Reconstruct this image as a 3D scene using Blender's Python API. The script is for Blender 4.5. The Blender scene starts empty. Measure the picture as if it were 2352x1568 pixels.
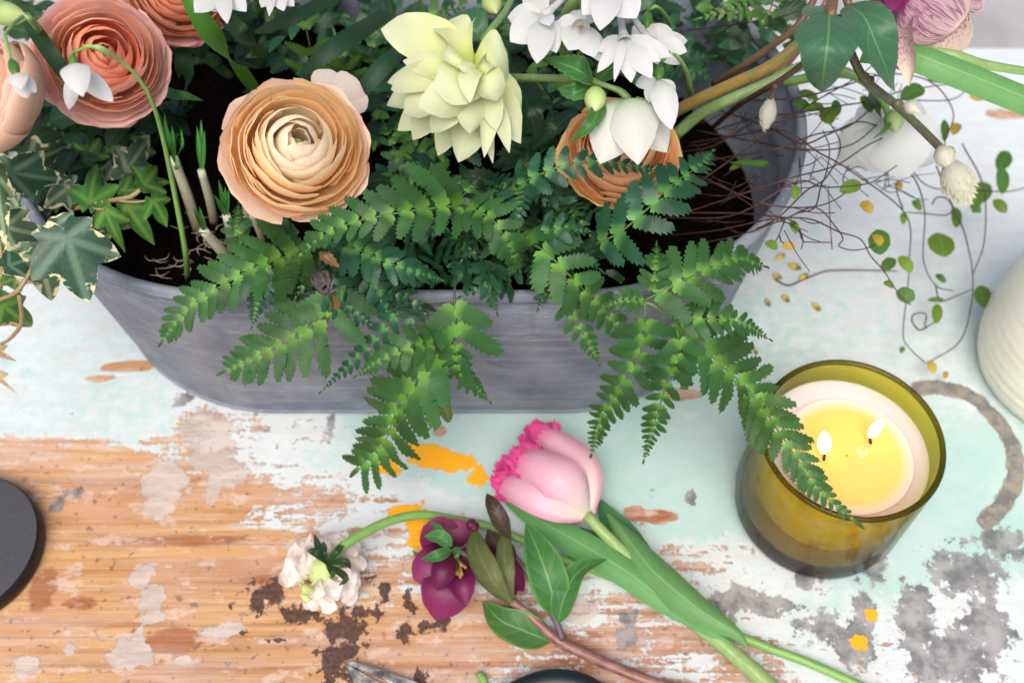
import bpy, math, random
import numpy as np
from mathutils import Vector, Matrix, noise as mnoise
random.seed(7); rng = np.random.default_rng(7)
S = bpy.context.scene; COL = S.collection
R = math.radians
# ------------------------------------------------------------------ camera
FPX, W0, H0, PITCH, CAMZ = 2400.0, 2352.0, 1568.0, R(55.9), 0.585
cd = bpy.data.cameras.new('camera'); cam = bpy.data.objects.new('camera', cd); COL.objects.link(cam)
cd.sensor_width = 36.0; cd.lens = 36.0 * FPX / W0; cd.clip_start = .02; cd.clip_end = 60
cam.location = (0, 0, CAMZ); cam.rotation_euler = (R(90) - PITCH, 0, 0)
cd.dof.use_dof = True; cd.dof.focus_distance = .50; cd.dof.aperture_fstop = 7.5
S.camera = cam
# ------------------------------------------------------------------ daylight
SUN_EL, SUN_AZ = R(60), R(190)          # bright overcast, from the viewer's side
w = bpy.data.worlds.new('World'); S.world = w; w.use_nodes = True
wt = w.node_tree; bg = wt.nodes['Background']
sky = wt.nodes.new('ShaderNodeTexSky'); sky.sky_type = 'NISHITA'; sky.sun_disc = False
sky.sun_elevation = SUN_EL; sky.sun_rotation = SUN_AZ
sky.air_density = .8; sky.dust_density = 6.0; sky.ozone_density = .6
wt.links.new(sky.outputs[0], bg.inputs[0]); bg.inputs[1].default_value = .135
ld = bpy.data.lights.new('sun', 'SUN'); ld.energy = 1.6; ld.angle = R(42); ld.color = (1, .96, .90)
sun = bpy.data.objects.new('sun', ld); COL.objects.link(sun)
sd = Vector((math.sin(SUN_AZ) * math.cos(SUN_EL), math.cos(SUN_AZ) * math.cos(SUN_EL), math.sin(SUN_EL)))
sun.rotation_euler = sd.to_track_quat('Z', 'Y').to_euler(); sun.location = sd * 4
vs = S.view_settings; vs.view_transform = 'Standard'; vs.look = 'None'; vs.exposure = .46; vs.gamma = 1
S.cycles.max_bounces = 8; S.cycles.transparent_max_bounces = 12
# ------------------------------------------------------------------ picture point -> place
_c, _s = math.cos(PITCH), math.sin(PITCH)
def ray(px, py):
    X = (px - W0 / 2) / FPX; U = (H0 / 2 - py) / FPX
    return Vector((X, _c + U * _s, -_s + U * _c))
def P(px, py, z=0.0):
    d = ray(px, py); return Vector((0, 0, CAMZ)) + d * ((z - CAMZ) / d.z)
def Q(px, py, y):
    d = ray(px, py); return Vector((0, 0, CAMZ)) + d * (y / d.y)
def mpp(p):                              # metres per picture pixel at a point
    return (p.y * _c + (CAMZ - p.z) * _s) / FPX
UP = Vector((0, 0, 1)); CAMP = Vector((0, 0, CAMZ))
def tocam(p): return (CAMP - p).normalized()
def nrm(p, k=.5): return (tocam(p) * (1 - k) + UP * k).normalized()
# ------------------------------------------------------------------ objects
WM = {}
def link(o, parent=None, M=None):
    COL.objects.link(o)
    M = M or Matrix.Identity(4); WM[o] = M
    if parent is not None:
        o.parent = parent; o.matrix_basis = WM[parent].inverted() @ M
    else: o.matrix_basis = M
    return o
def tag(o, label=None, cat=None, group=None, kind=None):
    if label: o['label'] = label
    if cat: o['category'] = cat
    if group: o['group'] = group
    if kind: o['kind'] = kind
    return o
def thing(name, label, cat, loc, group=None):
    return tag(link(bpy.data.objects.new(name, None), None, Matrix.Translation(loc)), label, cat, group)
class MB:
    def __init__(s): s.v = []; s.f = []; s.uv = []
    def add(s, vs, fs, uvs):
        b = len(s.v); s.v += [tuple(v) for v in vs]; s.uv += uvs
        s.f += [tuple(b + i for i in f) for f in fs]
    def mesh(s, name, mat, smooth=True, origin=None):
        me = bpy.data.meshes.new(name)
        v = s.v if origin is None else [(a - origin[0], b - origin[1], c - origin[2]) for a, b, c in s.v]
        me.from_pydata(v, [], s.f)
        ul = me.uv_layers.new(name='UVMap')
        li = np.empty(len(me.loops), np.int32); me.loops.foreach_get('vertex_index', li)
        ul.data.foreach_set('uv', np.array(s.uv, np.float32)[li].ravel())
        if smooth: me.polygons.foreach_set('use_smooth', [True] * len(me.polygons))
        for m in (mat if isinstance(mat, (list, tuple)) else [mat]): me.materials.append(m)
        me.update(); return me
    def obj(s, name, mat, parent=None, smooth=True):
        o = np.array(s.v).mean(0)
        return link(bpy.data.objects.new(name, s.mesh(name, mat, smooth, o)), parent, Matrix.Translation(o))
def catmull(pts, n):
    pts = [Vector(p) for p in pts]
    if len(pts) == 2: return [pts[0].lerp(pts[1], i / n) for i in range(n + 1)]
    e = [pts[0] * 2 - pts[1]] + pts + [pts[-1] * 2 - pts[-2]]
    L = [0]
    for i in range(len(pts) - 1): L.append(L[-1] + max(1e-6, (pts[i + 1] - pts[i]).length))
    out = []
    for k in range(n + 1):
        d = L[-1] * k / n; i = 0
        while i < len(pts) - 2 and L[i + 1] < d: i += 1
        t = (d - L[i]) / (L[i + 1] - L[i]); a, b, c, g = e[i:i + 4]
        out.append(.5 * ((2 * b) + (c - a) * t + (2 * a - 5 * b + 4 * c - g) * t * t + (3 * b - a - 3 * c + g) * t ** 3))
    return out
def tube(mb, pts, r, n=6, steps=None, cap=True):
    steps = steps or max(4, 4 * (len(pts) - 1)); c = catmull(pts, steps)
    rr = r if isinstance(r, (list, tuple)) else [r, r]
    x = np.linspace(0, 1, len(rr)); prev = None; vs, uv, fs = [], [], []
    for i, p in enumerate(c):
        t = (c[min(i + 1, steps)] - c[max(i - 1, 0)]).normalized()
        a = prev if prev else (UP if abs(t.z) < .9 else Vector((1, 0, 0)))
        a = (a - t * a.dot(t)).normalized(); prev = a; b = t.cross(a)
        q = float(np.interp(i / steps, x, rr))
        for k in range(n):
            an = 2 * math.pi * k / n
            vs.append(p + (a * math.cos(an) + b * math.sin(an)) * q); uv.append((i / steps, k / n))
    for i in range(steps):
        for k in range(n):
            k2 = (k + 1) % n; fs.append((i * n + k, i * n + k2, (i + 1) * n + k2, (i + 1) * n + k))
    if cap: fs += [tuple(range(n))[::-1], tuple(steps * n + k for k in range(n))]
    mb.add(vs, fs, uv)
SH = dict(
    petal=[(0, .22), (.15, .62), (.35, .95), (.5, 1), (.68, .9), (.82, .66), (.93, .34), (1, .03)],
    broad=[(0, .35), (.12, .7), (.3, .97), (.5, 1), (.7, .95), (.85, .75), (.95, .42), (1, .05)],
    obov=[(0, .2), (.25, .5), (.5, .8), (.7, 1), (.85, .93), (.95, .62), (1, .12)],
    ovate=[(0, .06), (.08, .5), (.2, .85), (.35, 1), (.55, .88), (.75, .58), (.9, .26), (1, .02)],
    lance=[(0, .12), (.15, .55), (.35, .95), (.5, 1), (.7, .8), (.88, .4), (1, .02)],
    strap=[(0, .75), (.2, .95), (.5, 1), (.8, .9), (.92, .55), (1, .04)],
    belt=[(0, 1), (1, 1)],
    bell=[(0, .2), (.2, .55), (.45, .85), (.7, 1), (.86, .95), (.95, .72), (1, .25)],
    tulipp=[(0, .3), (.12, .68), (.3, .97), (.5, 1), (.75, .9), (.92, .74), (1, .5)],
    hellp=[(0, .3), (.15, .68), (.38, 1), (.58, .97), (.78, .72), (.91, .36), (1, .02)],
    round=[(0, .1), (.1, .55), (.3, .95), (.5, 1), (.7, .95), (.9, .55), (1, .08)],
    heart=[(0, .62), (.06, .85), (.18, 1), (.35, .93), (.55, .74), (.75, .55), (.88, .42), (.96, .22), (1, .03)],
)
def leaf(mb, pts, w, n=None, shape='lance', arch=0.0, cup=.25, nu=12, nv=4, teeth=0, twist=0.0, wav=0.0, tsz=.16, seed=None):
    """a blade along pts (base to tip), w wide; uv = (along, across)"""
    pts = [Vector(p) for p in pts]; sh = SH[shape]; sx = [a for a, _ in sh]; sy = [b for _, b in sh]
    if teeth: nu = 2 * teeth
    L = sum((pts[i + 1] - pts[i]).length for i in range(len(pts) - 1))
    c = catmull(pts, nu); ph = (seed if seed is not None else random.random()) * 6.28
    vs, fs, uv = [], [], []
    for i in range(nu + 1):
        u = i / nu; t = (c[min(i + 1, nu)] - c[max(i - 1, 0)]).normalized()
        nn = n or nrm(c[i]); nn = (nn - t * nn.dot(t)).normalized()
        if twist: nn = Matrix.Rotation(twist * u, 3, t) @ nn
        sd_ = nn.cross(t); hw = .5 * w * float(np.interp(u, sx, sy))
        p0 = c[i] + nn * (arch * L * 4 * u * (1 - u))
        for j in range(nv + 1):
            v = -1 + 2 * j / nv; vv = v; back = 0
            if teeth and 0 < i < nu and j in (0, nv):
                if i % 2 == 1: vv = v * (1 + tsz)
                else: vv = v * (1 - tsz * .6)
                back = L / nu * (.9 if i % 2 == 1 else 0)
            q = p0 + sd_ * (vv * hw) + nn * (cup * hw * v * v) + t * back
            if wav: q = q + nn * (wav * hw * math.sin(u * 9 + v * 2.3 + ph) * abs(v))
            vs.append(q); uv.append((u, .5 + .5 * v))
    m = nv + 1
    for i in range(nu):
        for j in range(nv): fs.append((i * m + j, i * m + j + 1, (i + 1) * m + j + 1, (i + 1) * m + j))
    mb.add(vs, fs, uv)
def leafobj(name, mat, parent, pts, w, **k):
    mb = MB(); leaf(mb, pts, w, **k); return mb.obj(name, mat, parent)
def tubeobj(name, mat, parent, pts, r, **k):
    mb = MB(); tube(mb, pts, r, **k); return mb.obj(name, mat, parent)
def lathe(mb, prof, M=None, n=32, closed=False):
    M = M or Matrix.Identity(4); vs, fs, uv = [], [], []; m = len(prof)
    for i, (r, z) in enumerate(prof):
        for k in range(n):
            a = 2 * math.pi * k / n; vs.append(M @ Vector((r * math.cos(a), r * math.sin(a), z))); uv.append((i / (m - 1), k / n))
    for i in range(m - 1):
        for k in range(n):
            k2 = (k + 1) % n; fs.append((i * n + k, i * n + k2, (i + 1) * n + k2, (i + 1) * n + k))
    if closed: fs += [tuple((m - 1) * n + k for k in range(n))]; fs += [tuple(range(n))[::-1]]
    mb.add(vs, fs, uv)
def frame(o, x, z):
    x = x.normalized(); z = (z - x * z.dot(x)).normalized(); y = z.cross(x)
    return Matrix(((x.x, y.x, z.x, o.x), (x.y, y.y, z.y, o.y), (x.z, y.z, z.z, o.z), (0, 0, 0, 1)))
# ------------------------------------------------------------------ materials
class NT:
    def __init__(s, name):
        s.m = bpy.data.materials.new(name); s.m.use_nodes = True; s.t = s.m.node_tree; s.t.nodes.clear()
        s.out = s.t.nodes.new('ShaderNodeOutputMaterial')
    def n(s, typ, **k):
        o = s.t.nodes.new('ShaderNode' + typ)
        for a, b in k.items(): setattr(o, a, b)
        return o
    def set(s, sock, v):
        if isinstance(v, bpy.types.NodeSocket): s.t.links.new(v, sock)
        elif v is not None:
            if sock.type == 'RGBA' and len(v) == 3: v = (*v, 1)
            sock.default_value = v
    def math(s, op, a, b=0.5, clamp=False):
        o = s.n('Math', operation=op, use_clamp=clamp); s.set(o.inputs[0], a); s.set(o.inputs[1], b); return o.outputs[0]
    def mix(s, f, a, b, mode='MIX'):
        o = s.n('Mix', data_type='RGBA', blend_type=mode); s.set(o.inputs[0], f); s.set(o.inputs[6], a); s.set(o.inputs[7], b); return o.outputs[2]
    def noise(s, vec, scale, detail=4, rough=.55, dist=0.0):
        o = s.n('TexNoise'); s.set(o.inputs['Vector'], vec); o.inputs['Scale'].default_value = scale
        o.inputs['Detail'].default_value = detail; o.inputs['Roughness'].default_value = rough; o.inputs['Distortion'].default_value = dist
        return o.outputs['Fac']
    def ss(s, x, a, b):
        o = s.n('MapRange', interpolation_type='SMOOTHSTEP'); s.set(o.inputs[0], x); s.set(o.inputs[1], a); s.set(o.inputs[2], b); return o.outputs[0]
    def ramp(s, f, st):
        o = s.n('ValToRGB'); s.set(o.inputs[0], f); e = o.color_ramp.elements
        while len(e) < len(st): e.new(.5)
        for k, (p, c) in zip(e, st): k.position = p; k.color = (*c, 1)
        return o.outputs[0]
    def scale(s, vec, sc):
        o = s.n('Mapping'); s.set(o.inputs[0], vec); o.inputs['Scale'].default_value = sc; return o.outputs[0]
    def uv(s):
        o = s.n('UVMap'); o.uv_map = 'UVMap'; x = s.n('SeparateXYZ'); s.set(x.inputs[0], o.outputs[0])
        return o.outputs[0], x.outputs[0], x.outputs[1]
    def obj(s): return s.n('TexCoord').outputs['Object']
    def pos(s): return s.n('NewGeometry').outputs['Position']
    def rand(s): return s.n('ObjectInfo').outputs['Random']
    def attr(s, a): o = s.n('Attribute'); o.attribute_name = a; return o.outputs['Fac']
    def bump(s, h, st, d=.001):
        o = s.n('Bump'); s.set(o.inputs['Height'], h); o.inputs['Strength'].default_value = st; o.inputs['Distance'].default_value = d; return o.outputs[0]
    def surf(s, col, rough=.5, spec=.4, normal=None, trans=0.0, tcol=None, **kw):
        b = s.n('BsdfPrincipled'); s.set(b.inputs['Base Color'], col); s.set(b.inputs['Roughness'], rough); s.set(b.inputs['Specular IOR Level'], spec)
        for k, v in kw.items(): s.set(b.inputs[k.replace('_', ' ')], v)
        if normal is not None: s.set(b.inputs['Normal'], normal)
        o = b.outputs[0]
        if trans:
            t = s.n('BsdfTranslucent'); s.set(t.inputs[0], tcol if tcol is not None else col)
            mx = s.n('MixShader'); mx.inputs[0].default_value = trans; s.t.links.new(o, mx.inputs[1]); s.t.links.new(t.outputs[0], mx.inputs[2]); o = mx.outputs[0]
        s.t.links.new(o, s.out.inputs[0]); return s.m
def hsvvar(s, col, amt=.2, hue=.02):
    h = s.n('HueSaturation'); r = s.rand()
    s.set(h.inputs['Hue'], s.math('ADD', .5 - hue / 2, s.math('MULTIPLY', r, hue)))
    s.set(h.inputs['Value'], s.math('ADD', 1 - amt, s.math('MULTIPLY', s.math('FRACT', s.math('MULTIPLY', r, 7.31)), 2 * amt)))
    s.set(h.inputs['Color'], col); return h.outputs[0]
def leafmat(name, main, rib, edge=None, ribw=.12, rough=.44, spec=.28, trans=.25, veins=7, var=.22, base=None, basew=.3, mottle=.35, veinamt=.25):
    s = NT(name); uvv, u, v = s.uv()
    av = s.math('ABSOLUTE', s.math('SUBTRACT', s.math('MULTIPLY', v, 2.0), 1.0))
    nz = s.noise(s.pos(), 420, 3); nz2 = s.noise(s.pos(), 60, 3)
    col = s.mix(s.math('MULTIPLY', s.ss(nz2, .35, .7), mottle), main, tuple(c * .55 for c in main))
    col = s.mix(s.math('MULTIPLY', s.ss(nz, .5, .8), .22), col, tuple(min(1, c * 1.5 + .01) for c in main))
    wv = s.math('SINE', s.math('MULTIPLY', s.math('SUBTRACT', s.math('MULTIPLY', u, veins), s.math('MULTIPLY', av, veins * .22)), 6.283))
    vein = s.ss(wv, .86, 1.0)
    col = s.mix(s.math('MULTIPLY', vein, veinamt), col, rib)
    if base: col = s.mix(s.ss(u, basew, 0.0), col, base)
    if edge: col = s.mix(s.ss(s.math('ADD', av, s.math('MULTIPLY', nz2, .3)), .95, 1.1), col, edge)
    col = s.mix(s.ss(av, ribw, ribw * .3), col, rib)
    col = hsvvar(s, col, var)
    h = s.math('ADD', s.math('MULTIPLY', wv, .35), nz)
    tc = s.mix(.5, col, (.35, .5, .05), 'MIX')
    return s.surf(col, rough, spec, s.bump(h, .35, .0006), trans, tc)
def petalmat(name, stops, edge=None, edgew=.93, streak=.3, scol=None, trans=.3, rough=.55, var=.06, spots=None, acr=None, hue=.01, vs_=(1.5, 26, 2.0), vein=None):
    s = NT(name); uvv, u, v = s.uv()
    col = s.ramp(u, stops)
    st = s.noise(s.scale(uvv, (vs_[0], vs_[1], 1)), vs_[2], 3)
    col = s.mix(s.math('MULTIPLY', s.ss(st, .45, .75), streak), col, scol or tuple(c * .8 for c in stops[-1][1]))
    if vein:
        wv_ = s.noise(s.scale(uvv, (1.1, 13, 1)), 1.6, 3, .6, .6); vn = s.ss(s.math('ABSOLUTE', s.math('SUBTRACT', wv_, .5)), .055, .012)
        col = s.mix(s.math('MULTIPLY', vn, .75), col, vein)
    if acr:
        av = s.math('ABSOLUTE', s.math('SUBTRACT', s.math('MULTIPLY', v, 2.0), 1.0)); col = s.mix(s.ss(av, .5, 1.0), col, acr)
    if spots:
        vo = s.noise(s.scale(uvv, (9, 14, 1)), 3.0, 2, .6); col = s.mix(s.math('MULTIPLY', s.ss(vo, .52, .6), s.math('MULTIPLY', s.ss(u, .0, .25), s.ss(u, .95, .6))), col, spots)
    if edge: col = s.mix(s.ss(u, edgew, 1.0), col, edge)
    bl = s.noise(s.pos(), 900, 2)
    col = hsvvar(s, col, var, hue)
    return s.surf(col, rough, .3, s.bump(s.math('ADD', st, s.math('MULTIPLY', bl, .3)), .25, .0006), trans)
def stemmat(name, c1, c2, rough=.4, trans=.0, scale=160):
    s = NT(name); uvv, u, v = s.uv()
    st = s.noise(s.scale(uvv, (5, 5, 1)), 3, 4); nz = s.noise(s.pos(), scale, 4)
    col = s.mix(s.ss(s.math('ADD', st, s.math('MULTIPLY', nz, .6)), .55, 1.0), c1, c2)
    return s.surf(hsvvar(s, col, .12, .01), rough, .4, s.bump(nz, .4, .0008), trans)
def plain(name, c1, c2=None, rough=.6, scale=80, bump=.3, **k):
    s = NT(name); nz = s.noise(s.pos(), scale, 5)
    col = s.mix(s.ss(nz, .3, .7), c1, c2 or tuple(c * .6 for c in c1))
    return s.surf(hsvvar(s, col, .12, .01), rough, k.pop('spec', .35), s.bump(nz, bump, .001), **k)
M = {}
M['fern'] = leafmat('fern green', (.026, .100, .026), (.16, .30, .055), base=(.12, .29, .04), basew=.30, ribw=.0, veins=0, var=.25, trans=.25, rough=.5, spec=.3, veinamt=.04)
M['fernblue'] = leafmat('blue green fern', (.014, .070, .036), (.1, .22, .08), base=(.09, .25, .06), basew=.34, ribw=.0, veins=0, var=.22, trans=.18, rough=.4, veinamt=.04)
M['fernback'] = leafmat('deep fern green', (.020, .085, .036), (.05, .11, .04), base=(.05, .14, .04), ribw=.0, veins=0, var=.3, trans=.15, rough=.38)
M['fernlight'] = leafmat('light fern green', (.07, .19, .035), (.13, .28, .06), base=(.12, .25, .05), veins=0, trans=.3)
M['rachis'] = stemmat('fern stalk', (.10, .20, .05), (.05, .08, .03))
M['rachisdark'] = stemmat('dark fern stalk', (.035, .045, .025), (.06, .09, .03))
M['drybrown'] = leafmat('dry brown leaf', (.20, .11, .055), (.30, .2, .1), var=.2, trans=.2)
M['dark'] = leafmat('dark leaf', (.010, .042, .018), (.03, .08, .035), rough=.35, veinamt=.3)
M['strapdark'] = leafmat('dark strap leaf', (.016, .055, .028), (.025, .07, .035), ribw=.02, veins=0, rough=.5, spec=.2)
M['strap'] = leafmat('bright strap leaf', (.04, .17, .02), (.06, .2, .03), ribw=.03, veins=0, rough=.35, var=.1)
M['hell'] = leafmat('hellebore leaf', (.05, .17, .045), (.16, .32, .1), ribw=.07, veins=6, edge=(.10, .26, .06), var=.1)
M['heart'] = leafmat('blue green leaf', (.045, .14, .075), (.13, .26, .1), ribw=.05, veins=6, var=.06, rough=.35, mottle=.2)
M['olive'] = leafmat('olive leaf', (.12, .16, .05), (.22, .2, .1), ribw=.08, veins=5, edge=(.1, .06, .04))
M['purpleleaf'] = leafmat('purple brown leaf', (.045, .028, .022), (.08, .05, .04), var=.1, trans=.1)
M['tulipleaf'] = leafmat('tulip leaf', (.12, .30, .10), (.2, .40, .15), ribw=.06, veins=0, var=.08, trans=.2, mottle=.25)
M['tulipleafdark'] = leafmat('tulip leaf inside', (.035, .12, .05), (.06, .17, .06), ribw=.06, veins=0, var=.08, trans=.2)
M['vineleaf'] = leafmat('wire vine leaf', (.11, .23, .025), (.2, .3, .06), ribw=.05, veins=4, var=.3, edge=(.2, .12, .03), trans=.3)
M['vineyellow'] = leafmat('turning vine leaf', (.42, .30, .04), (.4, .2, .05), ribw=.05, veins=4, var=.25, edge=(.3, .08, .02), trans=.3)
M['vinedark'] = leafmat('dark vine leaf', (.05, .14, .025), (.1, .2, .04), ribw=.05, veins=4, var=.25, trans=.25)
M['twig'] = stemmat('wire vine stem', (.030, .017, .015), (.085, .036, .025), .5)
M['stemgreen'] = stemmat('green stem', (.13, .28, .07), (.2, .36, .09))
M['stempale'] = stemmat('pale green stem', (.28, .42, .16), (.2, .33, .1))
M['stemamber'] = stemmat('amber stem', (.32, .17, .04), (.16, .16, .05), .35)
M['stembrown'] = stemmat('brown stem', (.16, .085, .04), (.1, .06, .035))
M['stemred'] = stemmat('wine red stem', (.17, .05, .055), (.30, .17, .13))
M['stempurple'] = stemmat('purple stem', (.10, .04, .07), (.13, .08, .09))
M['stemdark'] = stemmat('dark twig', (.05, .03, .025), (.09, .04, .03))
M['willow'] = stemmat('willow twig', (.10, .12, .05), (.07, .06, .035))
M['ivystem'] = stemmat('ivy stem', (.25, .12, .07), (.3, .26, .12))
M['rooty'] = stemmat('white root', (.5, .45, .36), (.3, .24, .16), .7)
M['sheath'] = petalmat('papery shoot sheath', [(0, (.30, .17, .07)), (.3, (.55, .5, .36)), (1, (.62, .64, .5))], trans=.2, streak=.5, scol=(.4, .33, .2))
M['shoottip'] = leafmat('green shoot tip', (.06, .24, .05), (.1, .3, .08), veins=0)
M['cream'] = petalmat('cream green petal', [(0, (.46, .56, .10)), (.3, (.58, .64, .26)), (.7, (.60, .66, .40)), (1, (.60, .65, .46))], streak=.3, scol=(.52, .60, .28), trans=.3, edge=(.55, .36, .2), edgew=.985, var=.05)
M['white'] = petalmat('white petal', [(0, (.54, .62, .48)), (.25, (.67, .69, .67)), (1, (.69, .70, .72))], streak=.3, scol=(.60, .62, .66), trans=.4, var=.03)
M['whitebright'] = petalmat('bright white petal', [(0, (.62, .72, .50)), (.25, (.80, .83, .80)), (1, (.83, .84, .84))], streak=.3, scol=(.74, .77, .74), trans=.4, var=.03)
M['whitegreen'] = petalmat('white hellebore petal', [(0, (.30, .50, .14)), (.22, (.50, .62, .34)), (.5, (.63, .66, .57)), (1, (.66, .66, .61))], streak=.35, scol=(.54, .60, .47), trans=.3, var=.03)
M['pinkhell'] = petalmat('pink veined hellebore petal', [(0, (.20, .02, .11)), (.25, (.36, .17, .27)), (.6, (.46, .30, .36)), (1, (.52, .40, .39))], streak=.35, scol=(.32, .08, .22), trans=.12, vein=(.17, .015, .10), edge=(.6, .45, .4), edgew=.94)
M['spothell'] = petalmat('speckled hellebore petal', [(0, (.55, .25, .35)), (.5, (.62, .42, .42)), (1, (.70, .60, .48))], streak=.1, scol=(.5, .2, .3), spots=(.16, .01, .05), trans=.25)
M['magenta'] = petalmat('magenta petal', [(0, (.04, .004, .016)), (.35, (.095, .006, .04)), (.7, (.17, .013, .085)), (1, (.20, .03, .09))], streak=.6, scol=(.16, .01, .07), trans=.2, rough=.4, var=.15)
M['darkmag'] = petalmat('dark magenta petal', [(0, (.05, .005, .02)), (1, (.12, .008, .05))], streak=.4, scol=(.04, .004, .015), trans=.15, rough=.4)
M['tulip'] = petalmat('pink tulip petal', [(0, (.70, .70, .48)), (.18, (.76, .64, .60)), (.45, (.76, .47, .56)), (.8, (.74, .38, .50)), (1, (.66, .09, .30))], streak=.5, scol=(.78, .62, .66), trans=.25, rough=.45, acr=(.72, .34, .46))
M['fringe'] = petalmat('hot pink fringe', [(0, (.66, .10, .30)), (1, (.6, .03, .22))], trans=.3, streak=.2)
M['scab'] = petalmat('pale scabious petal', [(0, (.6, .66, .36)), (.35, (.80, .74, .66)), (1, (.82, .74, .72))], trans=.35, streak=.3, scol=(.75, .6, .6), var=.08)
M['scabgreen'] = petalmat('green scabious floret', [(0, (.4, .55, .12)), (1, (.62, .72, .32))], trans=.3, var=.12)
M['stamen'] = plain('yellow stamen', (.34, .22, .06), (.16, .09, .03))
M['orangedot'] = plain('orange anther', (.75, .28, .02), rough=.5)
M['budgreen'] = petalmat('green bud', [(0, (.2, .38, .09)), (.6, (.42, .56, .2)), (1, (.55, .64, .3))], trans=.2)
M['ovary'] = plain('green ovary', (.07, .2, .03), (.05, .14, .025), .35)
def ranset(tagname, inn, mid, out, edge):
    M[tagname + '0'] = petalmat(tagname + ' inner petal', [(0, tuple(c * .9 for c in inn)), (.6, inn), (1, inn)], edge=edge[0], edgew=.96, streak=.45, scol=edge[0], trans=.42, var=.05)
    M[tagname + '1'] = petalmat(tagname + ' middle petal', [(0, tuple(c * .92 for c in mid)), (.7, mid), (1, tuple(min(1, c * 1.1) for c in mid))], edge=edge[1], edgew=.95, streak=.25, scol=tuple(a * .5 + b * .5 for a, b in zip(mid, edge[1])), trans=.5, var=.06)
    M[tagname + '2'] = petalmat(tagname + ' outer petal', [(0, mid), (.5, out), (1, out)], edge=edge[2], edgew=.95, streak=.3, scol=mid, trans=.42, var=.06)
ranset('peach', (.93, .84, .64), (.97, .73, .44), (.93, .70, .55), ((.90, .70, .64), (.96, .85, .66), (.90, .52, .42)))
ranset('salmon', (.93, .47, .32), (.94, .62, .47), (.90, .60, .54), ((.86, .26, .18), (.90, .44, .34), (.74, .34, .33)))
ranset('blush', (.82, .42, .25), (.80, .45, .27), (.78, .42, .36), ((.74, .3, .25), (.76, .3, .28), (.72, .2, .24)))
ranset('pale', (.8, .5, .3), (.82, .58, .40), (.84, .60, .45), ((.8, .4, .35), (.8, .4, .36), (.78, .42, .42)))
ranset('orange', (.95, .62, .36), (.96, .64, .36), (.96, .64, .30), ((.88, .40, .26), (.96, .70, .48), (.96, .62, .32)))
# ivy: uv = (distance from the nearest vein, distance from the leaf base)
def ivymat(name, main, rib, margin=None, mt=.74):
    s = NT(name); uvv, u, v = s.uv(); nz = s.noise(s.pos(), 90, 4); nf = s.noise(s.pos(), 400, 3)
    col = s.mix(s.ss(nz, .35, .65), main, tuple(c * .6 + .01 for c in main))
    col = s.mix(s.math('MULTIPLY', s.ss(nf, .55, .75), .3), col, tuple(min(1, c * 2) for c in main))
    col = s.mix(s.math('MULTIPLY', s.ss(u, .10, .02), .75), col, rib)
    if margin: col = s.mix(s.ss(s.math('ADD', v, s.math('MULTIPLY', s.math('SUBTRACT', s.noise(s.pos(), 160, 4), .5), 1.5)), mt, mt + .1), col, margin)
    return s.surf(hsvvar(s, col, .15, .015), .4, .45, s.bump(s.math('ADD', nf, s.ss(u, .15, 0)), .3, .0008), .2)
M['ivy'] = ivymat('bright ivy', (.06, .20, .03), (.16, .33, .06))
M['ivyvar'] = ivymat('variegated ivy', (.024, .085, .045), (.12, .22, .14), (.62, .60, .36), .97)
M['ivyvarpale'] = ivymat('pale variegated ivy', (.05, .11, .05), (.25, .33, .18), (.58, .54, .33), .90)
M['ivydry'] = ivymat('dry ivy', (.45, .34, .18), (.5, .42, .28), (.65, .52, .34), .6)
# ------------------------------------------------------------------ ground and table
def grid(nx, ny, x0, x1, y0, y1, z):
    xs = np.linspace(x0, x1, nx); ys = np.linspace(y0, y1, ny); X, Y = np.meshgrid(xs, ys)
    v = np.stack([X.ravel(), Y.ravel(), np.full(X.size, z)], 1)
    i = np.arange(nx * ny).reshape(ny, nx)
    f = np.stack([i[:-1, :-1], i[:-1, 1:], i[1:, 1:], i[1:, :-1]], -1).reshape(-1, 4)
    return v, f
gm = MB(); gm.add([(-30, -30, -.74), (30, -30, -.74), (30, 30, -.74), (-30, 30, -.74)], [(0, 1, 2, 3)], [(0, 0)] * 4)
tag(gm.obj('ground', plain('pale paving', (.42, .42, .43), (.3, .3, .31), .8, 6, .1)), kind='structure')
TX0, TX1, TY0, TY1 = -.80, .80, -.12, .695
v, f = grid(380, 200, TX0 + .004, TX1 - .004, TY0 + .004, TY1 - .004, 0)
def to_px(v):
    d = v[:, 1] * _c - (v[:, 2] - CAMZ) * -(-_s) if False else v[:, 1] * _c + (CAMZ - v[:, 2]) * _s
    u = v[:, 1] * _s - (CAMZ - v[:, 2]) * _c
    return W0 / 2 + FPX * v[:, 0] / d, H0 / 2 - FPX * u / d
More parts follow.
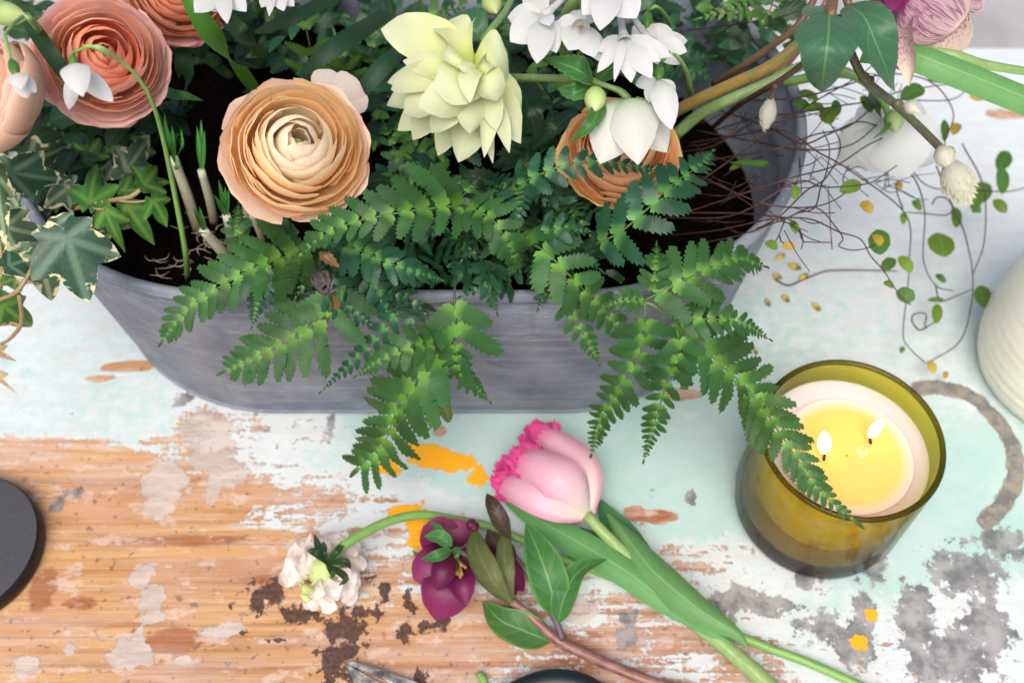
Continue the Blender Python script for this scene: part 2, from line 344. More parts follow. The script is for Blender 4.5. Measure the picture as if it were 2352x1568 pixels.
# wear of the table, laid out in table coordinates (metres)
def T(px, py): p = P(px, py, 0); return p.x, p.y
CP = [(0,700,.95,.3),(200,750,.93,.35),(350,850,.8,.4),(100,850,.9,.4),(0,950,.8,.4),(200,930,.85,.5),(330,960,.75,.5),(450,1000,.45,.3),(0,1060,.25,.3),(200,1080,.2,.2),(100,1150,.05,0),(300,1150,.08,0),(0,1300,.0,0),(200,1300,.03,0),(400,1250,.1,0),(500,1160,.1,0),(560,1000,.58,.1),(680,1000,.66,.15),(640,1080,.72,.2),(760,1060,.74,.5),(850,970,.75,.7),(600,1130,.15,0),(750,1150,.35,0),(620,1180,.66,0),(800,1180,.68,0),(600,1250,.1,0),(850,1280,.5,0),(900,1340,.42,0),(500,1350,.05,0),(600,1450,.08,0),(300,1450,.06,0),(100,1500,.15,0),(300,1550,.2,0),(900,1450,.12,0),(1000,1500,.15,0),(1100,1480,.25,0),(1200,1530,.45,0),(1050,1100,.85,.9),(1000,1150,.7,.3),(1120,1060,.9,.9),(1250,960,.92,.95),(1400,1000,.93,1),(1500,1100,.95,1),(1450,1180,.7,.9),(1550,1200,.8,.9),(1650,1100,.95,1),(1600,950,.9,.9),(1400,1240,.75,.6),(1550,1290,.45,.1),(1600,1330,.5,.1),(1450,1400,.45,.1),(1350,1400,.6,.3),(1400,1470,.35,0),(1550,1450,.4,0),(1600,1520,.5,.1),(1700,1350,.75,.2),(1750,1400,.7,.3),(1850,1400,.7,.5),(1850,1500,.75,.4),(1750,1540,.4,.1),(1950,1550,.6,.2),(2050,1300,.97,.95),(2200,1150,1,1),(2100,1250,1,1),(2300,1250,.97,.9),(2150,1400,.9,.3),(2250,1450,.9,.4),(2340,1400,.95,.3),(2300,1550,.9,.2),(2100,1550,.7,.2),(1850,600,.97,.35),(1800,750,.95,.5),(2000,700,.98,.35),(2100,800,.97,.4),(2250,800,.97,.4),(2050,500,.95,.25),(2250,500,.93,.15),(2300,350,.95,.1),(2250,250,.96,.1),(1650,750,.92,.6),(1000,1000,.8,.8),(1080,980,.85,.8),(2320,160,.95,.05),(1950,200,.95,.2),(0,300,.9,.3),(600,300,.8,.3),(1300,1560,.4,0),(700,1560,.2,0)]
cpx = np.array([T(a, b) for a, b, _, _ in CP]); cv = np.array([(c, d) for _, _, c, d in CP])
wsum = np.zeros(len(v)); acc = np.zeros((len(v), 2))
for (cx, cy), val in zip(cpx, cv):
    wgt = 1 / (((v[:, 0] - cx)) ** 2 + ((v[:, 1] - cy) * 1.5) ** 2 + .00008) ** 2
    wsum += wgt; acc += wgt[:, None] * val
acc /= wsum[:, None]
def blobs(lst):
    o = np.zeros(len(v))
    for cx, cy, rx, ry in lst:
        p = P(cx, cy, 0); ax = rx * mpp(p); ay = ry * mpp(p) * 1.13
        d = np.sqrt(((v[:, 0] - p.x) / ax) ** 2 + ((v[:, 1] - p.y) / ay) ** 2)
        o = np.maximum(o, np.clip(1 - .5 * d, 0, 1))
    return o
grey = blobs([(2215,1310,85,50),(2300,1250,60,40),(2110,1390,40,40),(2100,1450,40,70),(2200,1500,90,60),(2270,1430,50,60),(2140,1540,60,40),(1980,1400,25,45),(1700,1370,70,25),(1760,1390,60,25),(1640,1410,40,25),(1890,1440,60,30),(1960,1480,50,45),(2005,1300,30,40),(1850,1330,40,20),(420,915,25,18),(762,965,10,22),(752,1000,10,22),(135,1150,22,20),(180,1130,14,12),(1440,1465,25,25),(1440,1420,25,20),(1585,1140,10,25),(1740,1120,14,20),(1500,1130,8,10),(2080,1330,12,10)])
arc = [T(*q) for q in [(2110,892),(2150,888),(2190,893),(2225,907),(2255,928),(2283,955),(2305,985),(2322,1015),(2332,1050),(2333,1085),(2325,1120),(2308,1152),(2285,1178),(2262,1198)]]
ad = np.full(len(v), 9.)
for a, b in zip(arc[:-1], arc[1:]):
    a = np.array(a); b = np.array(b); ab = b - a; t = np.clip(((v[:, :2] - a) @ ab) / (ab @ ab), 0, 1)
    ad = np.minimum(ad, np.linalg.norm(v[:, :2] - a - t[:, None] * ab, axis=1))
ring = np.clip(1 - .5 * ad / .0054, 0, 1)
taupe = blobs([(470,985,60,40),(490,1040,50,40),(520,1090,50,25),(380,1110,55,50),(370,1150,40,40),(490,1130,15,30),(325,1325,25,25),(350,1370,30,30),(355,1415,25,15),(300,1500,55,30),(320,1460,10,25),(500,1450,40,15),(540,1440,30,14),(60,1530,30,25),(420,1515,25,12),(160,1490,14,14),(1330,1400,40,30)])
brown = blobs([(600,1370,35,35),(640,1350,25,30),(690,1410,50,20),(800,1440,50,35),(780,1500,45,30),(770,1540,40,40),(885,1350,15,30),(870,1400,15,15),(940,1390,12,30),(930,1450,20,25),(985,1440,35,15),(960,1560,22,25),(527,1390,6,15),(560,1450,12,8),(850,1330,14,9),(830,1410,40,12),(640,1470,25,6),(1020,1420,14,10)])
yellow = blobs([(985,1045,55,25),(945,1035,20,15),(1040,1062,55,20),(1100,1095,25,20),(880,1070,28,15),(905,1080,16,14),(965,1210,28,50),(930,1178,38,18),(2000,1410,17,14),(1974,1475,19,20),(1966,1255,10,10),(945,1020,8,14)])
burn = blobs([(400,1470,75,25),(190,1385,42,14),(430,1240,170,12),(100,1350,30,45),(1330,1490,70,40),(560,947,170,8),(600,985,150,8),(700,1330,150,10),(1480,1200,40,14),(1500,1135,20,8),(1520,1180,25,10),(1400,1070,30,6),(900,1120,60,14),(1470,1040,40,8)])
dmask = blobs([(1560,905,60,14),(300,840,60,14),(230,870,40,8),(1010,990,14,14),(1460,1180,25,16),(1510,1185,40,16),(2305,262,45,14)])
me = bpy.data.meshes.new('tabletop'); me.from_pydata(v.tolist(), [], f.tolist())
for nm, a in dict(paint=acc[:, 0], mint=acc[:, 1], grey=grey, ring=ring, taupe=taupe, brown=brown, yellow=yellow, burn=burn, scrape=dmask).items():
    at = me.attributes.new(nm, 'FLOAT', 'POINT'); at.data.foreach_set('value', a.astype(np.float32))
s = NT('weathered painted pine'); po = s.obj(); po = s.pos()
g = s.noise(s.scale(po, (6, 190, 1)), 1.0, 6, .6, .4); g2 = s.noise(s.scale(po, (1.6, 42, 1)), 1.0, 4, .6, .6); g3 = s.noise(s.scale(po, (30, 900, 1)), 1.0, 3)
fl = s.noise(po, 120, 7, .65); fl2 = s.noise(s.scale(po, (45, 130, 1)), 1.0, 6, .65); fs_ = s.noise(po, 420, 4, .6); big = s.noise(po, 22, 4)
wood = s.ramp(g, [(.26, (.23, .09, .03)), (.40, (.36, .175, .062)), (.54, (.48, .27, .105)), (.75, (.56, .35, .155))])
wood = s.mix(s.math('MULTIPLY', s.ss(g2, .52, .72), .55), wood, (.31, .135, .08))
wood = s.mix(s.math('MULTIPLY', s.ss(g3, .5, .7), .3), wood, (.64, .46, .33))
bnd = s.noise(s.scale(po, (5, 22, 1)), 1.0, 5, .65, .5); wood = s.mix(s.math('MULTIPLY', s.ss(bnd, .5, .68), .55), wood, (.29, .125, .07)); wood = s.mix(s.math('MULTIPLY', s.ss(bnd, .46, .3), .45), wood, (.60, .41, .21))
wood = s.mix(s.math('MULTIPLY', s.ss(big, .4, .62), .4), wood, (.47, .255, .185))
pinkx = s.n('SeparateXYZ'); s.set(pinkx.inputs[0], po); wood = s.mix(s.math('MULTIPLY', s.ss(s.math('ADD', pinkx.outputs[0], s.math('MULTIPLY', big, .15)), -.08, .14), .65), wood, (.36, .185, .13))
wood = s.mix(s.math('MULTIPLY', s.ss(s.noise(s.scale(po, (3, 240, 1)), 1.0, 3, .6, .5), .58, .68), .34), wood, (.17, .065, .03))
def msk(a, nz, amp, lo, hi): return s.ss(s.math('ADD', s.attr(a), s.math('MULTIPLY', s.math('SUBTRACT', nz, .5), amp)), lo, hi)
wood = s.mix(s.math('MULTIPLY', msk('burn', fl2, .9, .40, .58), .75), wood, (.25, .075, .025))
wood = s.mix(s.math('MULTIPLY', s.ss(s.noise(po, 210, 3, .5), .61, .67), .7), wood, (.11, .07, .06))
wood = s.mix(s.math('MULTIPLY', s.ss(s.noise(s.scale(po, (40, 90, 1)), 1.0, 5, .7), .54, .62), .5), wood, (.58, .47, .42))
wash = s.math('MULTIPLY', s.ss(s.attr('paint'), -.12, .42), s.ss(s.noise(s.scale(po, (14, 170, 1)), 1.0, 6, .7), .42, .62)); wood = s.mix(s.math('MULTIPLY', wash, .42), wood, (.56, .52, .50))
# paint coverage: streaks along the grain and flakes, more of it where paint is whole
pn = s.math('ADD', s.math('MULTIPLY', g, .35), s.math('ADD', s.math('MULTIPLY', fl2, .45), s.math('MULTIPLY', fl, .35)))
pv = s.math('ADD', s.attr('paint'), s.math('MULTIPLY', s.math('SUBTRACT', pn, .575), 2.2))
pv = s.math('SUBTRACT', pv, s.math('MULTIPLY', msk('scrape', fl2, .9, .4, .55), .9))
pv = s.math('ADD', pv, s.math('MULTIPLY', s.math('SUBTRACT', fs_, .5), .55)); pm = s.ss(pv, .43, .56)
mint = s.mix(s.ss(fl, .4, .65), (.33, .50, .465), (.365, .52, .49))
mint = s.mix(s.math('MULTIPLY', s.ss(big, .35, .65), .5), mint, (.45, .57, .58))
whit = s.mix(s.ss(fl2, .4, .65), (.53, .595, .61), (.52, .54, .55))
mv = s.math('ADD', s.attr('mint'), s.math('MULTIPLY', s.math('SUBTRACT', fl, .5), 1.6))
paint = s.mix(s.ss(mv, .25, .80), whit, mint)
paint = s.mix(s.math('MULTIPLY', s.ss(fs_, .6, .75), .35), paint, (.5, .52, .52))
paint = s.mix(s.math('MULTIPLY', s.ss(s.noise(s.scale(po, (25, 60, 1)), 1.0, 4), .6, .72), .35), paint, (.72, .60, .54))
col = s.mix(pm, wood, paint)
gm_ = s.math('ADD', s.attr('grey'), s.math('ADD', s.math('MULTIPLY', s.math('SUBTRACT', fl, .5), 1.9), s.math('MULTIPLY', s.math('SUBTRACT', fs_, .5), .35)))
gm2 = s.ss(gm_, .46, .55)
col = s.mix(s.math('MULTIPLY', gm2, .86), col, s.mix(s.ss(s.noise(po, 75, 5, .65), .35, .65), (.085, .08, .09), (.29, .28, .275)))
col = s.mix(s.math('MULTIPLY', msk('ring', fl, .8, .44, .54), .94), col, s.mix(s.ss(fl, .4, .6), (.12, .115, .12), (.25, .22, .17)))
tm = msk('taupe', fl, 1.0, .46, .52); col = s.mix(s.math('MULTIPLY', tm, .9), col, s.mix(s.ss(fl2, .4, .6), (.40, .335, .30), (.50, .43, .38)))
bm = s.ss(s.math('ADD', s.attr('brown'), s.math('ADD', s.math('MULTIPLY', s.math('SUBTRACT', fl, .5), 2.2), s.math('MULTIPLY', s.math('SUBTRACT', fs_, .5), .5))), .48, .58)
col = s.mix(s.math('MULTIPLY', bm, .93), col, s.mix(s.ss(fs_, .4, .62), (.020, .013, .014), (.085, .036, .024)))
ym = msk('yellow', s.noise(po, 170, 5, .7), 1.0, .46, .5); col = s.mix(ym, col, s.mix(s.ss(fl2, .6, .75), (.80, .36, .012), (.62, .36, .05)))
h = s.math('ADD', s.math('MULTIPLY', pm, .9), s.math('ADD', s.math('MULTIPLY', g, s.math('SUBTRACT', 1.0, s.math('MULTIPLY', pm, .75))), s.math('MULTIPLY', fs_, .35)))
h = s.math('ADD', h, s.math('ADD', s.math('MULTIPLY', tm, .5), s.math('MULTIPLY', ym, .4)))
M['table'] = s.surf(col, s.mix(pm, (.62,) * 3, (.5,) * 3), .3, s.bump(h, .6, .0012))
M['tableside'] = plain('painted table edge', (.7, .72, .72), (.55, .5, .45), .6, 40)
table = thing('table', 'old wooden table with flaking mint and white paint under everything', 'table', (0, .29, 0))
me.materials.append(M['table']); me.polygons.foreach_set('use_smooth', [True] * len(me.polygons))
link(bpy.data.objects.new('tabletop', me), table)
def box(mb, a, b):
    x0, y0, z0 = a; x1, y1, z1 = b
    mb.add([(x, y, z) for x in (x0, x1) for y in (y0, y1) for z in (z0, z1)], [(0, 1, 3, 2), (4, 6, 7, 5), (0, 4, 5, 1), (2, 3, 7, 6), (0, 2, 6, 4), (1, 5, 7, 3)], [(0, 0)] * 8)
b = MB(); e_ = .004
ring_o = [(TX0, TY0), (TX1, TY0), (TX1, TY1), (TX0, TY1)]; ring_i = [(TX0 + e_, TY0 + e_), (TX1 - e_, TY0 + e_), (TX1 - e_, TY1 - e_), (TX0 + e_, TY1 - e_)]
vv_ = [(x, y, 0) for x, y in ring_i] + [(x, y, -.004) for x, y in ring_o] + [(x, y, -.034) for x, y in ring_o]
ff_ = [(i, (i + 1) % 4, 4 + (i + 1) % 4, 4 + i)[::-1] for i in range(4)] + [(4 + i, 4 + (i + 1) % 4, 8 + (i + 1) % 4, 8 + i)[::-1] for i in range(4)] + [(8, 9, 10, 11)[::-1]]
b.add(vv_, ff_, [(0, 0)] * 12); b.obj('table_edge', M['tableside'], table, False)
for x in (-.72, .72):
    for y in (-.05, .62):
        b = MB(); box(b, (x - .03, y - .03, -.738), (x + .03, y + .03, -.036)); b.obj('leg', M['tableside'], table, False)
# ------------------------------------------------------------------ zinc planter
s = NT('dull zinc'); po = s.pos()
st = s.noise(s.scale(po, (14, 14, 260)), 1.0, 5, .6, .5); cl = s.noise(po, 30, 4); fn = s.noise(s.scale(po, (90, 90, 500)), 1.0, 4)
col = s.mix(s.ss(cl, .35, .65), (.125, .148, .195), (.195, .22, .265))
col = s.mix(s.math('MULTIPLY', s.ss(st, .5, .72), .5), col, (.34, .34, .37))
col = s.mix(s.math('MULTIPLY', s.ss(fn, .6, .75), .35), col, (.42, .42, .44))
col = s.mix(s.math('MULTIPLY', s.ss(s.noise(s.scale(po, (60, 60, 900)), 1.0, 3, .7), .60, .70), .5), col, (.55, .55, .57))
col = s.mix(s.math('MULTIPLY', s.ss(s.noise(po, 260, 3, .7), .66, .74), .4), col, (.05, .05, .06))
dr = s.noise(s.scale(po, (70, 70, 7)), 1.0, 4, .6); col = s.mix(s.math('MULTIPLY', s.ss(dr, .55, .75), .3), col, (.09, .085, .085)); col = s.mix(s.math('MULTIPLY', s.ss(s.noise(po, 55, 5, .7), .58, .7), .35), col, (.30, .31, .32))
M['zinc'] = s.surf(col, .58, .4, s.bump(s.math('ADD', st, s.noise(po, 40, 3)), .35, .0010), Metallic=.05)
TH, TCX, TCY, TR, THL = .15, -.060, .462, .14, .091
def stad(r, z, n=112):
    o = []
    for k in range(n):
        a = 2 * math.pi * k / n; sx_ = THL if math.cos(a) > 0 else -THL
        o.append((TCX + sx_ + r * math.cos(a), TCY + r * math.sin(a), z))
    # even out the straight sides
    return o
def loft(mb, prof, n=112, bottom=False):
    vs, fs, uv = [], [], []
    for i, (r, z) in enumerate(prof):
        vs += stad(r, z, n); uv += [(i / len(prof), k / n) for k in range(n)]
    for i in range(len(prof) - 1):
        for k in range(n):
            k2 = (k + 1) % n; fs.append((i * n + k, i * n + k2, (i + 1) * n + k2, (i + 1) * n + k))
    if bottom: fs.append(tuple((len(prof) - 1) * n + k for k in range(n)))
    mb.add(vs, fs, uv)
tub = thing('planter', 'oval grey zinc planter tub packed with spring flowers and ferns', 'planter', (TCX, TCY, 0))
b = MB(); loft(b, [(TR - .019, .001), (TR - .018, .004), (TR - .014, .03), (TR - .009, .07), (TR - .004, .11), (TR - .0005, TH - .004), (TR - .0025, TH - .004), (TR - .006, .11), (TR - .02, .012)], bottom=True); b.obj('tub_body', M['zinc'], tub)
b = MB(); loft(b, [(TR + .0035 * math.cos(a) - .001, TH - .001 + .0042 * math.sin(a)) for a in np.linspace(0, 2 * math.pi, 11)]); b.obj('rim', M['zinc'], tub)
b = MB(); loft(b, [(TR - .0185 + .0016 * math.cos(a), .0026 + .0022 * math.sin(a)) for a in np.linspace(0, 2 * math.pi, 9)]); b.obj('base_bead', M['zinc'], tub)
SOILZ = .108
vs_, fs_2, uv_ = [], [], []; nr, na = 26, 120
for i in range(nr + 1):
    for k in range(na):
        a = 2 * math.pi * k / na; q = i / nr; sx_ = THL if math.cos(a) > 0 else -THL; r = (TR - .0075) * q
        x = TCX + sx_ * q + r * math.cos(a); r -= .0058 * q * min(1, max(0, (x - .02) / .06)); x = TCX + sx_ * q + r * math.cos(a); y = TCY + r * math.sin(a)
        zz = SOILZ + .010 * mnoise.noise((x * 45, y * 45, 0)) + .006 * mnoise.noise((x * 130, y * 130, 3)) if i < nr else SOILZ - .004
        if x > .02: zz -= .035 * min(1, (x - .02) / .06)
        vs_.append((x, y, zz)); uv_.append((0, 0))
for i in range(nr):
    for k in range(na): fs_2.append((i * na + k, i * na + (k + 1) % na, (i + 1) * na + (k + 1) % na, (i + 1) * na + k))
b = MB(); b.add(vs_, fs_2, uv_)
for _ in range(1100):
    a = random.uniform(0, 6.283); q = math.sqrt(random.random()) * .93; x = TCX + math.copysign(THL, math.cos(a)) * q + (TR - .0075) * q * math.cos(a); y = TCY + (TR - .0075) * q * math.sin(a)
    z = SOILZ + .010 * mnoise.noise((x * 45, y * 45, 0)) + .006 * mnoise.noise((x * 130, y * 130, 3)) - (.035 * min(1, (x - .02) / .06) if x > .02 else 0); r = random.uniform(.0008, .0032)
    pts_ = [Vector((x, y, z)) + Vector(d) * r * random.uniform(.6, 1.3) for d in ((1, 0, 0), (0, 1, 0), (-1, 0, 0), (0, -1, 0), (0, 0, 1), (0, 0, -1))]
    b.add(pts_, [(0, 1, 4), (1, 2, 4), (2, 3, 4), (3, 0, 4), (1, 0, 5), (2, 1, 5), (3, 2, 5), (0, 3, 5)], [(0, 0)] * 6)
tag(b.obj('soil', plain('damp potting soil', (.002, .0016, .0012), (.006, .004, .003), 1.0, 300, .8, spec=.02)), 'dark damp potting soil filling the zinc planter', 'soil', kind='stuff')
# ------------------------------------------------------------------ helpers for plants
def D(q):
    """(px, py, h): a point at height h, or (h negative) on the upright plane y = -h"""
    x, y, z = q
    return P(x, y, z) if z >= 0 else Q(x, y, -z)
def DD(*qs): return [D(q) for q in qs]
def axis(p, dx, dy):
    a = tocam(p); r_ = Vector((1, 0, 0)); u_ = Vector((0, _s, _c))
    v_ = a + r_ * math.tan(R(dx)) + u_ * math.tan(R(dy)); return v_.normalized()
def mkgrid(nu, nv, fn):
    vs, uv, fs = [], [], []
    for i in range(nu + 1):
        for j in range(nv + 1):
            vs.append(fn(i / nu, -1 + 2 * j / nv)); uv.append((i / nu, j / nv))
    m = nv + 1
    for i in range(nu):
        for j in range(nv): fs.append((i * m + j, (i + 1) * m + j, (i + 1) * m + j + 1, i * m + j + 1))
    return vs, fs, uv
def bez(a, b_, c_, d, t): k = 1 - t; return a * k ** 3 + 3 * b_ * k * k * t + 3 * c_ * k * t * t + d * t ** 3
RINGS = [(.08, .48, .24, 3, 85, 0), (.16, .53, .37, 3, 85, 0), (.28, .53, .47, 3, 84, 0), (.42, .46, .55, 4, 74, 0),
         (.52, .50, .60, 3, 74, 1), (.58, .47, .65, 4, 64, 1), (.66, .42, .70, 4, 62, 1), (.74, .35, .76, 4, 60, 1), (.81, .25, .82, 5, 56, 1), (.87, .13, .87, 5, 54, 1),
         (.95, .0, .90, 5, 48, 2), (1.04, -.1, .92, 4, 44, 2)]
GLOBE = [(.2, .5, .4, 4, 70, 0), (.35, .5, .52, 5, 62, 1), (.5, .46, .64, 5, 60, 1), (.62, .4, .74, 5, 60, 1), (.74, .36, .84, 5, 58, 2), (.86, .3, .95, 5, 62, 2), (.92, .2, 1.0, 5, 64, 2)]
def ranunculus(label, px, py, z, Rpx, dx, dy, pal, rings=RINGS, spin=0, group='ranunculus blooms in the planter', lean=(0, .05)):
    p = P(px, py, z); Rm = Rpx * mpp(p); ax = axis(p, dx, dy); rnd = random.Random(int(px + py))
    t = thing('ranunculus', label, 'flower', p, group)
    base = p - ax * (.1 * Rm)
    for ri, (rt, zt, bu, n, hw, mi) in enumerate(rings):
        def fn(u, v_, rt=rt, zt=zt, bu=bu, hw=hw):
            a = R(hw) * v_; smax = 1 - .22 * abs(v_) ** 2.2 - .012 * math.sin(v_ * 9 + ri * 1.7); sv = (.05 + .95 * u) * smax
            r = bez(.05, bu * .95, bu * 1.06, rt, sv); zz = bez(-.46, -.46, zt - .12 if mi < 2 else zt + .03, zt, sv)
            r *= 1 + (.075 if mi < 2 else .03) * v_ + (.022 * math.sin(v_ * 5 + ri) + .012 * math.sin(v_ * 13 + ri * 3)) * max(0, (u - .5) * 2)
            zz += (.02 * math.sin(v_ * 6 + ri * 2.1) + .010 * math.sin(v_ * 15 + ri)) * (u ** 3)
            return Vector((r * math.cos(a), r * math.sin(a), zz)) * Rm
        b = MB(); b.add(*mkgrid(9, 14, fn)); me_ = b.mesh('petal', M[pal + str(mi)])
        off = rnd.random() * 6.28
        for k in range(n):
            ang = off + 2 * math.pi * (k + rnd.uniform(-.26, .26)) / n + spin
            Mx = frame(base, ax, UP if abs(ax.z) < .95 else Vector((0, 1, 0)))
            Mx = Mx @ Matrix(((0, 0, 1, 0), (1, 0, 0, 0), (0, 1, 0, 0), (0, 0, 0, 1))) @ Matrix.Rotation(ang, 4, 'Z') @ Matrix.Rotation(R(rnd.uniform(-6.5, 6.5)), 4, 'Y') @ Matrix.Diagonal((rnd.uniform(.975, 1.025),) * 2 + (rnd.uniform(.95, 1.05), 1))
            link(bpy.data.objects.new('petal', me_), t, Mx)
    b = MB(); lathe(b, [(0, .30), (.06, .28), (.09, .2), (.1, 0)], frame(base, ax, UP) @ Matrix(((0, 0, Rm, 0), (Rm, 0, 0, 0), (0, Rm, 0, 0), (0, 0, 0, 1))), 12); b.obj('flower_eye', M['budgreen'], t)
    e = base - ax * (.42 * Rm)
    e = p if lean[0] else e; tubeobj('stem', M['stemgreen'], t, [e, e - (ax * .02 if not lean[0] else Vector((.02, -.01, .02))) - UP * .015, Vector((e.x * .98 + lean[0], e.y + lean[1], SOILZ - .005))], [.003, .0028, .003], n=8)
    return t
def blob(mb, a, b_, wpx, n=12, nz=9, pw=.5, tip=1.0):
    """an egg from a to b"""
    a = Vector(a); b_ = Vector(b_); L = (b_ - a).length; r = wpx / 2
    F = frame(a, b_ - a, UP if abs((b_ - a).normalized().z) < .9 else Vector((1, 0, 0))) @ Matrix(((0, 0, 1, 0), (1, 0, 0, 0), (0, 1, 0, 0), (0, 0, 0, 1)))
    prof = []
    for i in range(nz + 1):
        u = i / nz; prof.append((max(r * .02, r * (math.sin(math.pi * min(1, max(0, u)) ** tip)) ** (2 * pw)), L * u))
    lathe(mb, prof, F, n)
def blobobj(name, mat, parent, a, b_, w, **k):
    m = MB(); blob(m, a, b_, w, **k); return m.obj(name, mat, parent)
def px(q, n): return n * mpp(D(q))          # n picture pixels in metres at q
def petals(t, mat, base, tips, name='petal', shape='petal', arch=.12, cup=.25, k=.25, nu=12, nv=6, wav=.03, nvec=None, jig=0):
    """tips: (px, py, h, width px[, arch, cup])"""
    b0 = D(base)
    for tp in tips:
        e = D(tp[:3]); wd = tp[3] * mpp(e); ar = tp[4] if len(tp) > 4 else arch; cu = tp[5] if len(tp) > 5 else cup
        st = b0 + (e - b0).normalized() * .0012
        pth = [st, e]
        if jig:
            sd_ = (e - st).cross(tocam(e)).normalized() * random.uniform(-.08, .08) * (e - st).length; pth = [st, (st + e) / 2 + sd_, e + tocam(e) * random.uniform(-.007, .003)]; wd *= random.uniform(.9, 1.12); cu += random.uniform(-.2, .25)
        leafobj(name, M[mat], t, pth, wd, n=(nvec or nrm(e, k)) if not jig else (nrm(e, k) + Vector((random.uniform(-.3, .3), 0, random.uniform(-.3, .3)))).normalized(), shape=shape, arch=ar, cup=cu, nu=nu, nv=nv, wav=wav)
# ------------------------------------------------------------------ ranunculus
ranunculus('large peach ranunculus with a cream heart, open towards the viewer in the middle', 681, 338, .232, 172, 3, 17, 'peach', spin=.4)
b = None
ranunculus('salmon ranunculus with loose outer petals behind a white snowdrop', 238, 132, .225, 148, 4, 12, 'salmon', rings=[r for i, r in enumerate(RINGS) if i not in (6, 9)] + [(1.04, -.2, .9, 5, 42, 2)])
ranunculus('pink and peach ranunculus cut off by the top edge behind a strap leaf', 405, -28, .22, 122, 6, 20, 'blush', rings=[r for i, r in enumerate(RINGS) if i not in (7,)] + [(1.06, -.2, .9, 5, 46, 2)])
ranunculus('pale peach ranunculus at the left edge seen from its smooth closed side', -5, 225, .24, 142, -50, 26, 'pale', rings=GLOBE, lean=(-.10, .02))
ranunculus('orange ranunculus half hidden behind the drooping white hellebore', 1424, 344, .188, 140, 4, 26, 'orange')
t = thing('ranunculus', 'pale pink ranunculus petals showing behind the top right of the peach bloom', 'flower', D((760, 230, .19)), 'ranunculus blooms in the planter')
M['blushwhite'] = petalmat('blush white petal', [(0, (.55, .52, .38)), (1, (.60, .52, .48))], streak=.9, scol=(.76, .52, .56), trans=.35, vs_=(1, 8, 2))
petals(t, 'blushwhite', (735, 260, .2), [(760, 160, .215, 80, .1, -.2), (822, 184, .212, 90, .1, -.25), (845, 225, .205, 60, .1, -.2)], shape='obov', nu=14, nv=8)
tubeobj('stem', M['stemgreen'], t, DD((738, 256, .2), (740, 240, .16), (742, 230, .108)), [.0025, .003], n=8)
# ------------------------------------------------------------------ double cream hellebore
t = thing('double_hellebore', 'double cream green hellebore with many pointed petals hanging down', 'flower', D((1088, 165, .235)))
kw = dict(wav=.2, jig=1)
petals(t, 'cream', (1095, 158, .220), [(1196, 330, .205, 80, .1, -.2), (1132, 376, .200, 40, .1, .5), (1053, 373, .198, 104, .1, -.2), (1006, 358, .194, 78, .1, -.1), (948, 322, .195, 90, .1, -.2), (913, 300, .192, 86, .1, -.1), (888, 243, .198, 84, .1, -.2), (890, 190, .206, 64, .1, .3)], shape='hellp', **kw)
petals(t, 'cream', (1092, 150, .228), [(875, 68, .238, 104, .1, -.1), (1196, 262, .212, 96, .12, -.3), (1170, 352, .21, 52, .12, -.2), (1112, 362, .21, 46, .12, .4)], shape='hellp', **kw)
petals(t, 'cream', (1085, 150, .232), [(1026, 50, .24, 84, .22, .5), (1070, 62, .236, 76, .25, .5), (1166, 128, .234, 124, .25, -.5)], shape='obov', **kw)
petals(t, 'cream', (1090, 165, .232), [(1080, 308, .222, 76, .14, -.25), (898, 206, .224, 66, .12, .3), (928, 262, .218, 92, .12, -.2), (990, 305, .216, 84, .12, -.2), (1140, 300, .22, 60, .12, -.2)], shape='petal', **kw)
petals(t, 'cream', (1092, 168, .236), [(960, 247, .232, 104, .18, -.3), (994, 204, .242, 112, .22, -.3), (1143, 232, .238, 80, .3, -.6), (1080, 236, .244, 62, .3, -.4), (925, 140, .236, 64, .12, -.2)], shape='hellp', **kw)
petals(t, 'cream', (1096, 170, .24), [(1020, 116, .25, 40, .25, .8), (1118, 140, .248, 40, .3, .9), (1050, 150, .25, 30, .2, .8)], shape='obov', **kw)
for q in [(1085, 172), (1094, 168), (1100, 178), (1088, 182)]: blobobj('pistil', M['budgreen'], t, D((1093, 160, .232)), D((*q, .246)), .003)
tubeobj('stem', M['stemgreen'], t, DD((1092, 150, .225), (1120, 80, .235), (1160, 30, .22), (1190, -40, .17)), [px((1100, 100, .23), 9)] * 2, n=8)
blobobj('bud', M['budgreen'], t, D((1120, -12, .2)), D((1140, 32, .205)), px((1130, 10, .2), 48))
# ------------------------------------------------------------------ paperwhite narcissus
def floret(t, tubep, c, tips, corona=True, wdef=56, hz=0):
    c0 = D(c); f_ = tubeobj('floret', M['white'], t, DD(*tubep) + [c0], [px(c, 8), px(c, 8), px(c, 13)], n=8)
    for tp in tips:
        e = D(tp[:3]); wd = (tp[3] if len(tp) > 3 else wdef) * mpp(e)
        leafobj('petal', M['white'], f_, [c0, e], wd, n=nrm(e, .25), shape='petal', arch=.12, cup=-.2, nu=10, nv=4, wav=.06)
    if corona:
        d = (c0 - D(tubep[-1])).normalized(); m_ = MB(); r_ = px(c, 17)
        lathe(m_, [(r_ * .5, -.001), (r_ * .9, .001), (r_ * 1.02, .005), (r_ * 1.08, .0062)], frame(c0, d, UP) @ Matrix(((0, 0, 1, 0), (1, 0, 0, 0), (0, 1, 0, 0), (0, 0, 0, 1))), 14); m_.obj('corona', M['white'], f_)
t = thing('narcissus', 'cluster of white paperwhite narcissus florets at the top centre', 'flower', D((1350, 60, .25)), 'white narcissus clusters')
floret(t, [(1296, -6, .262)], (1250, 38, .262), [(1172, 96, .262, 74), (1233, 146, .262, 66), (1278, 122, .258, 52), (1166, 40, .258, 60), (1215, -25, .26, 60), (1262, 60, .27, 40)], False)
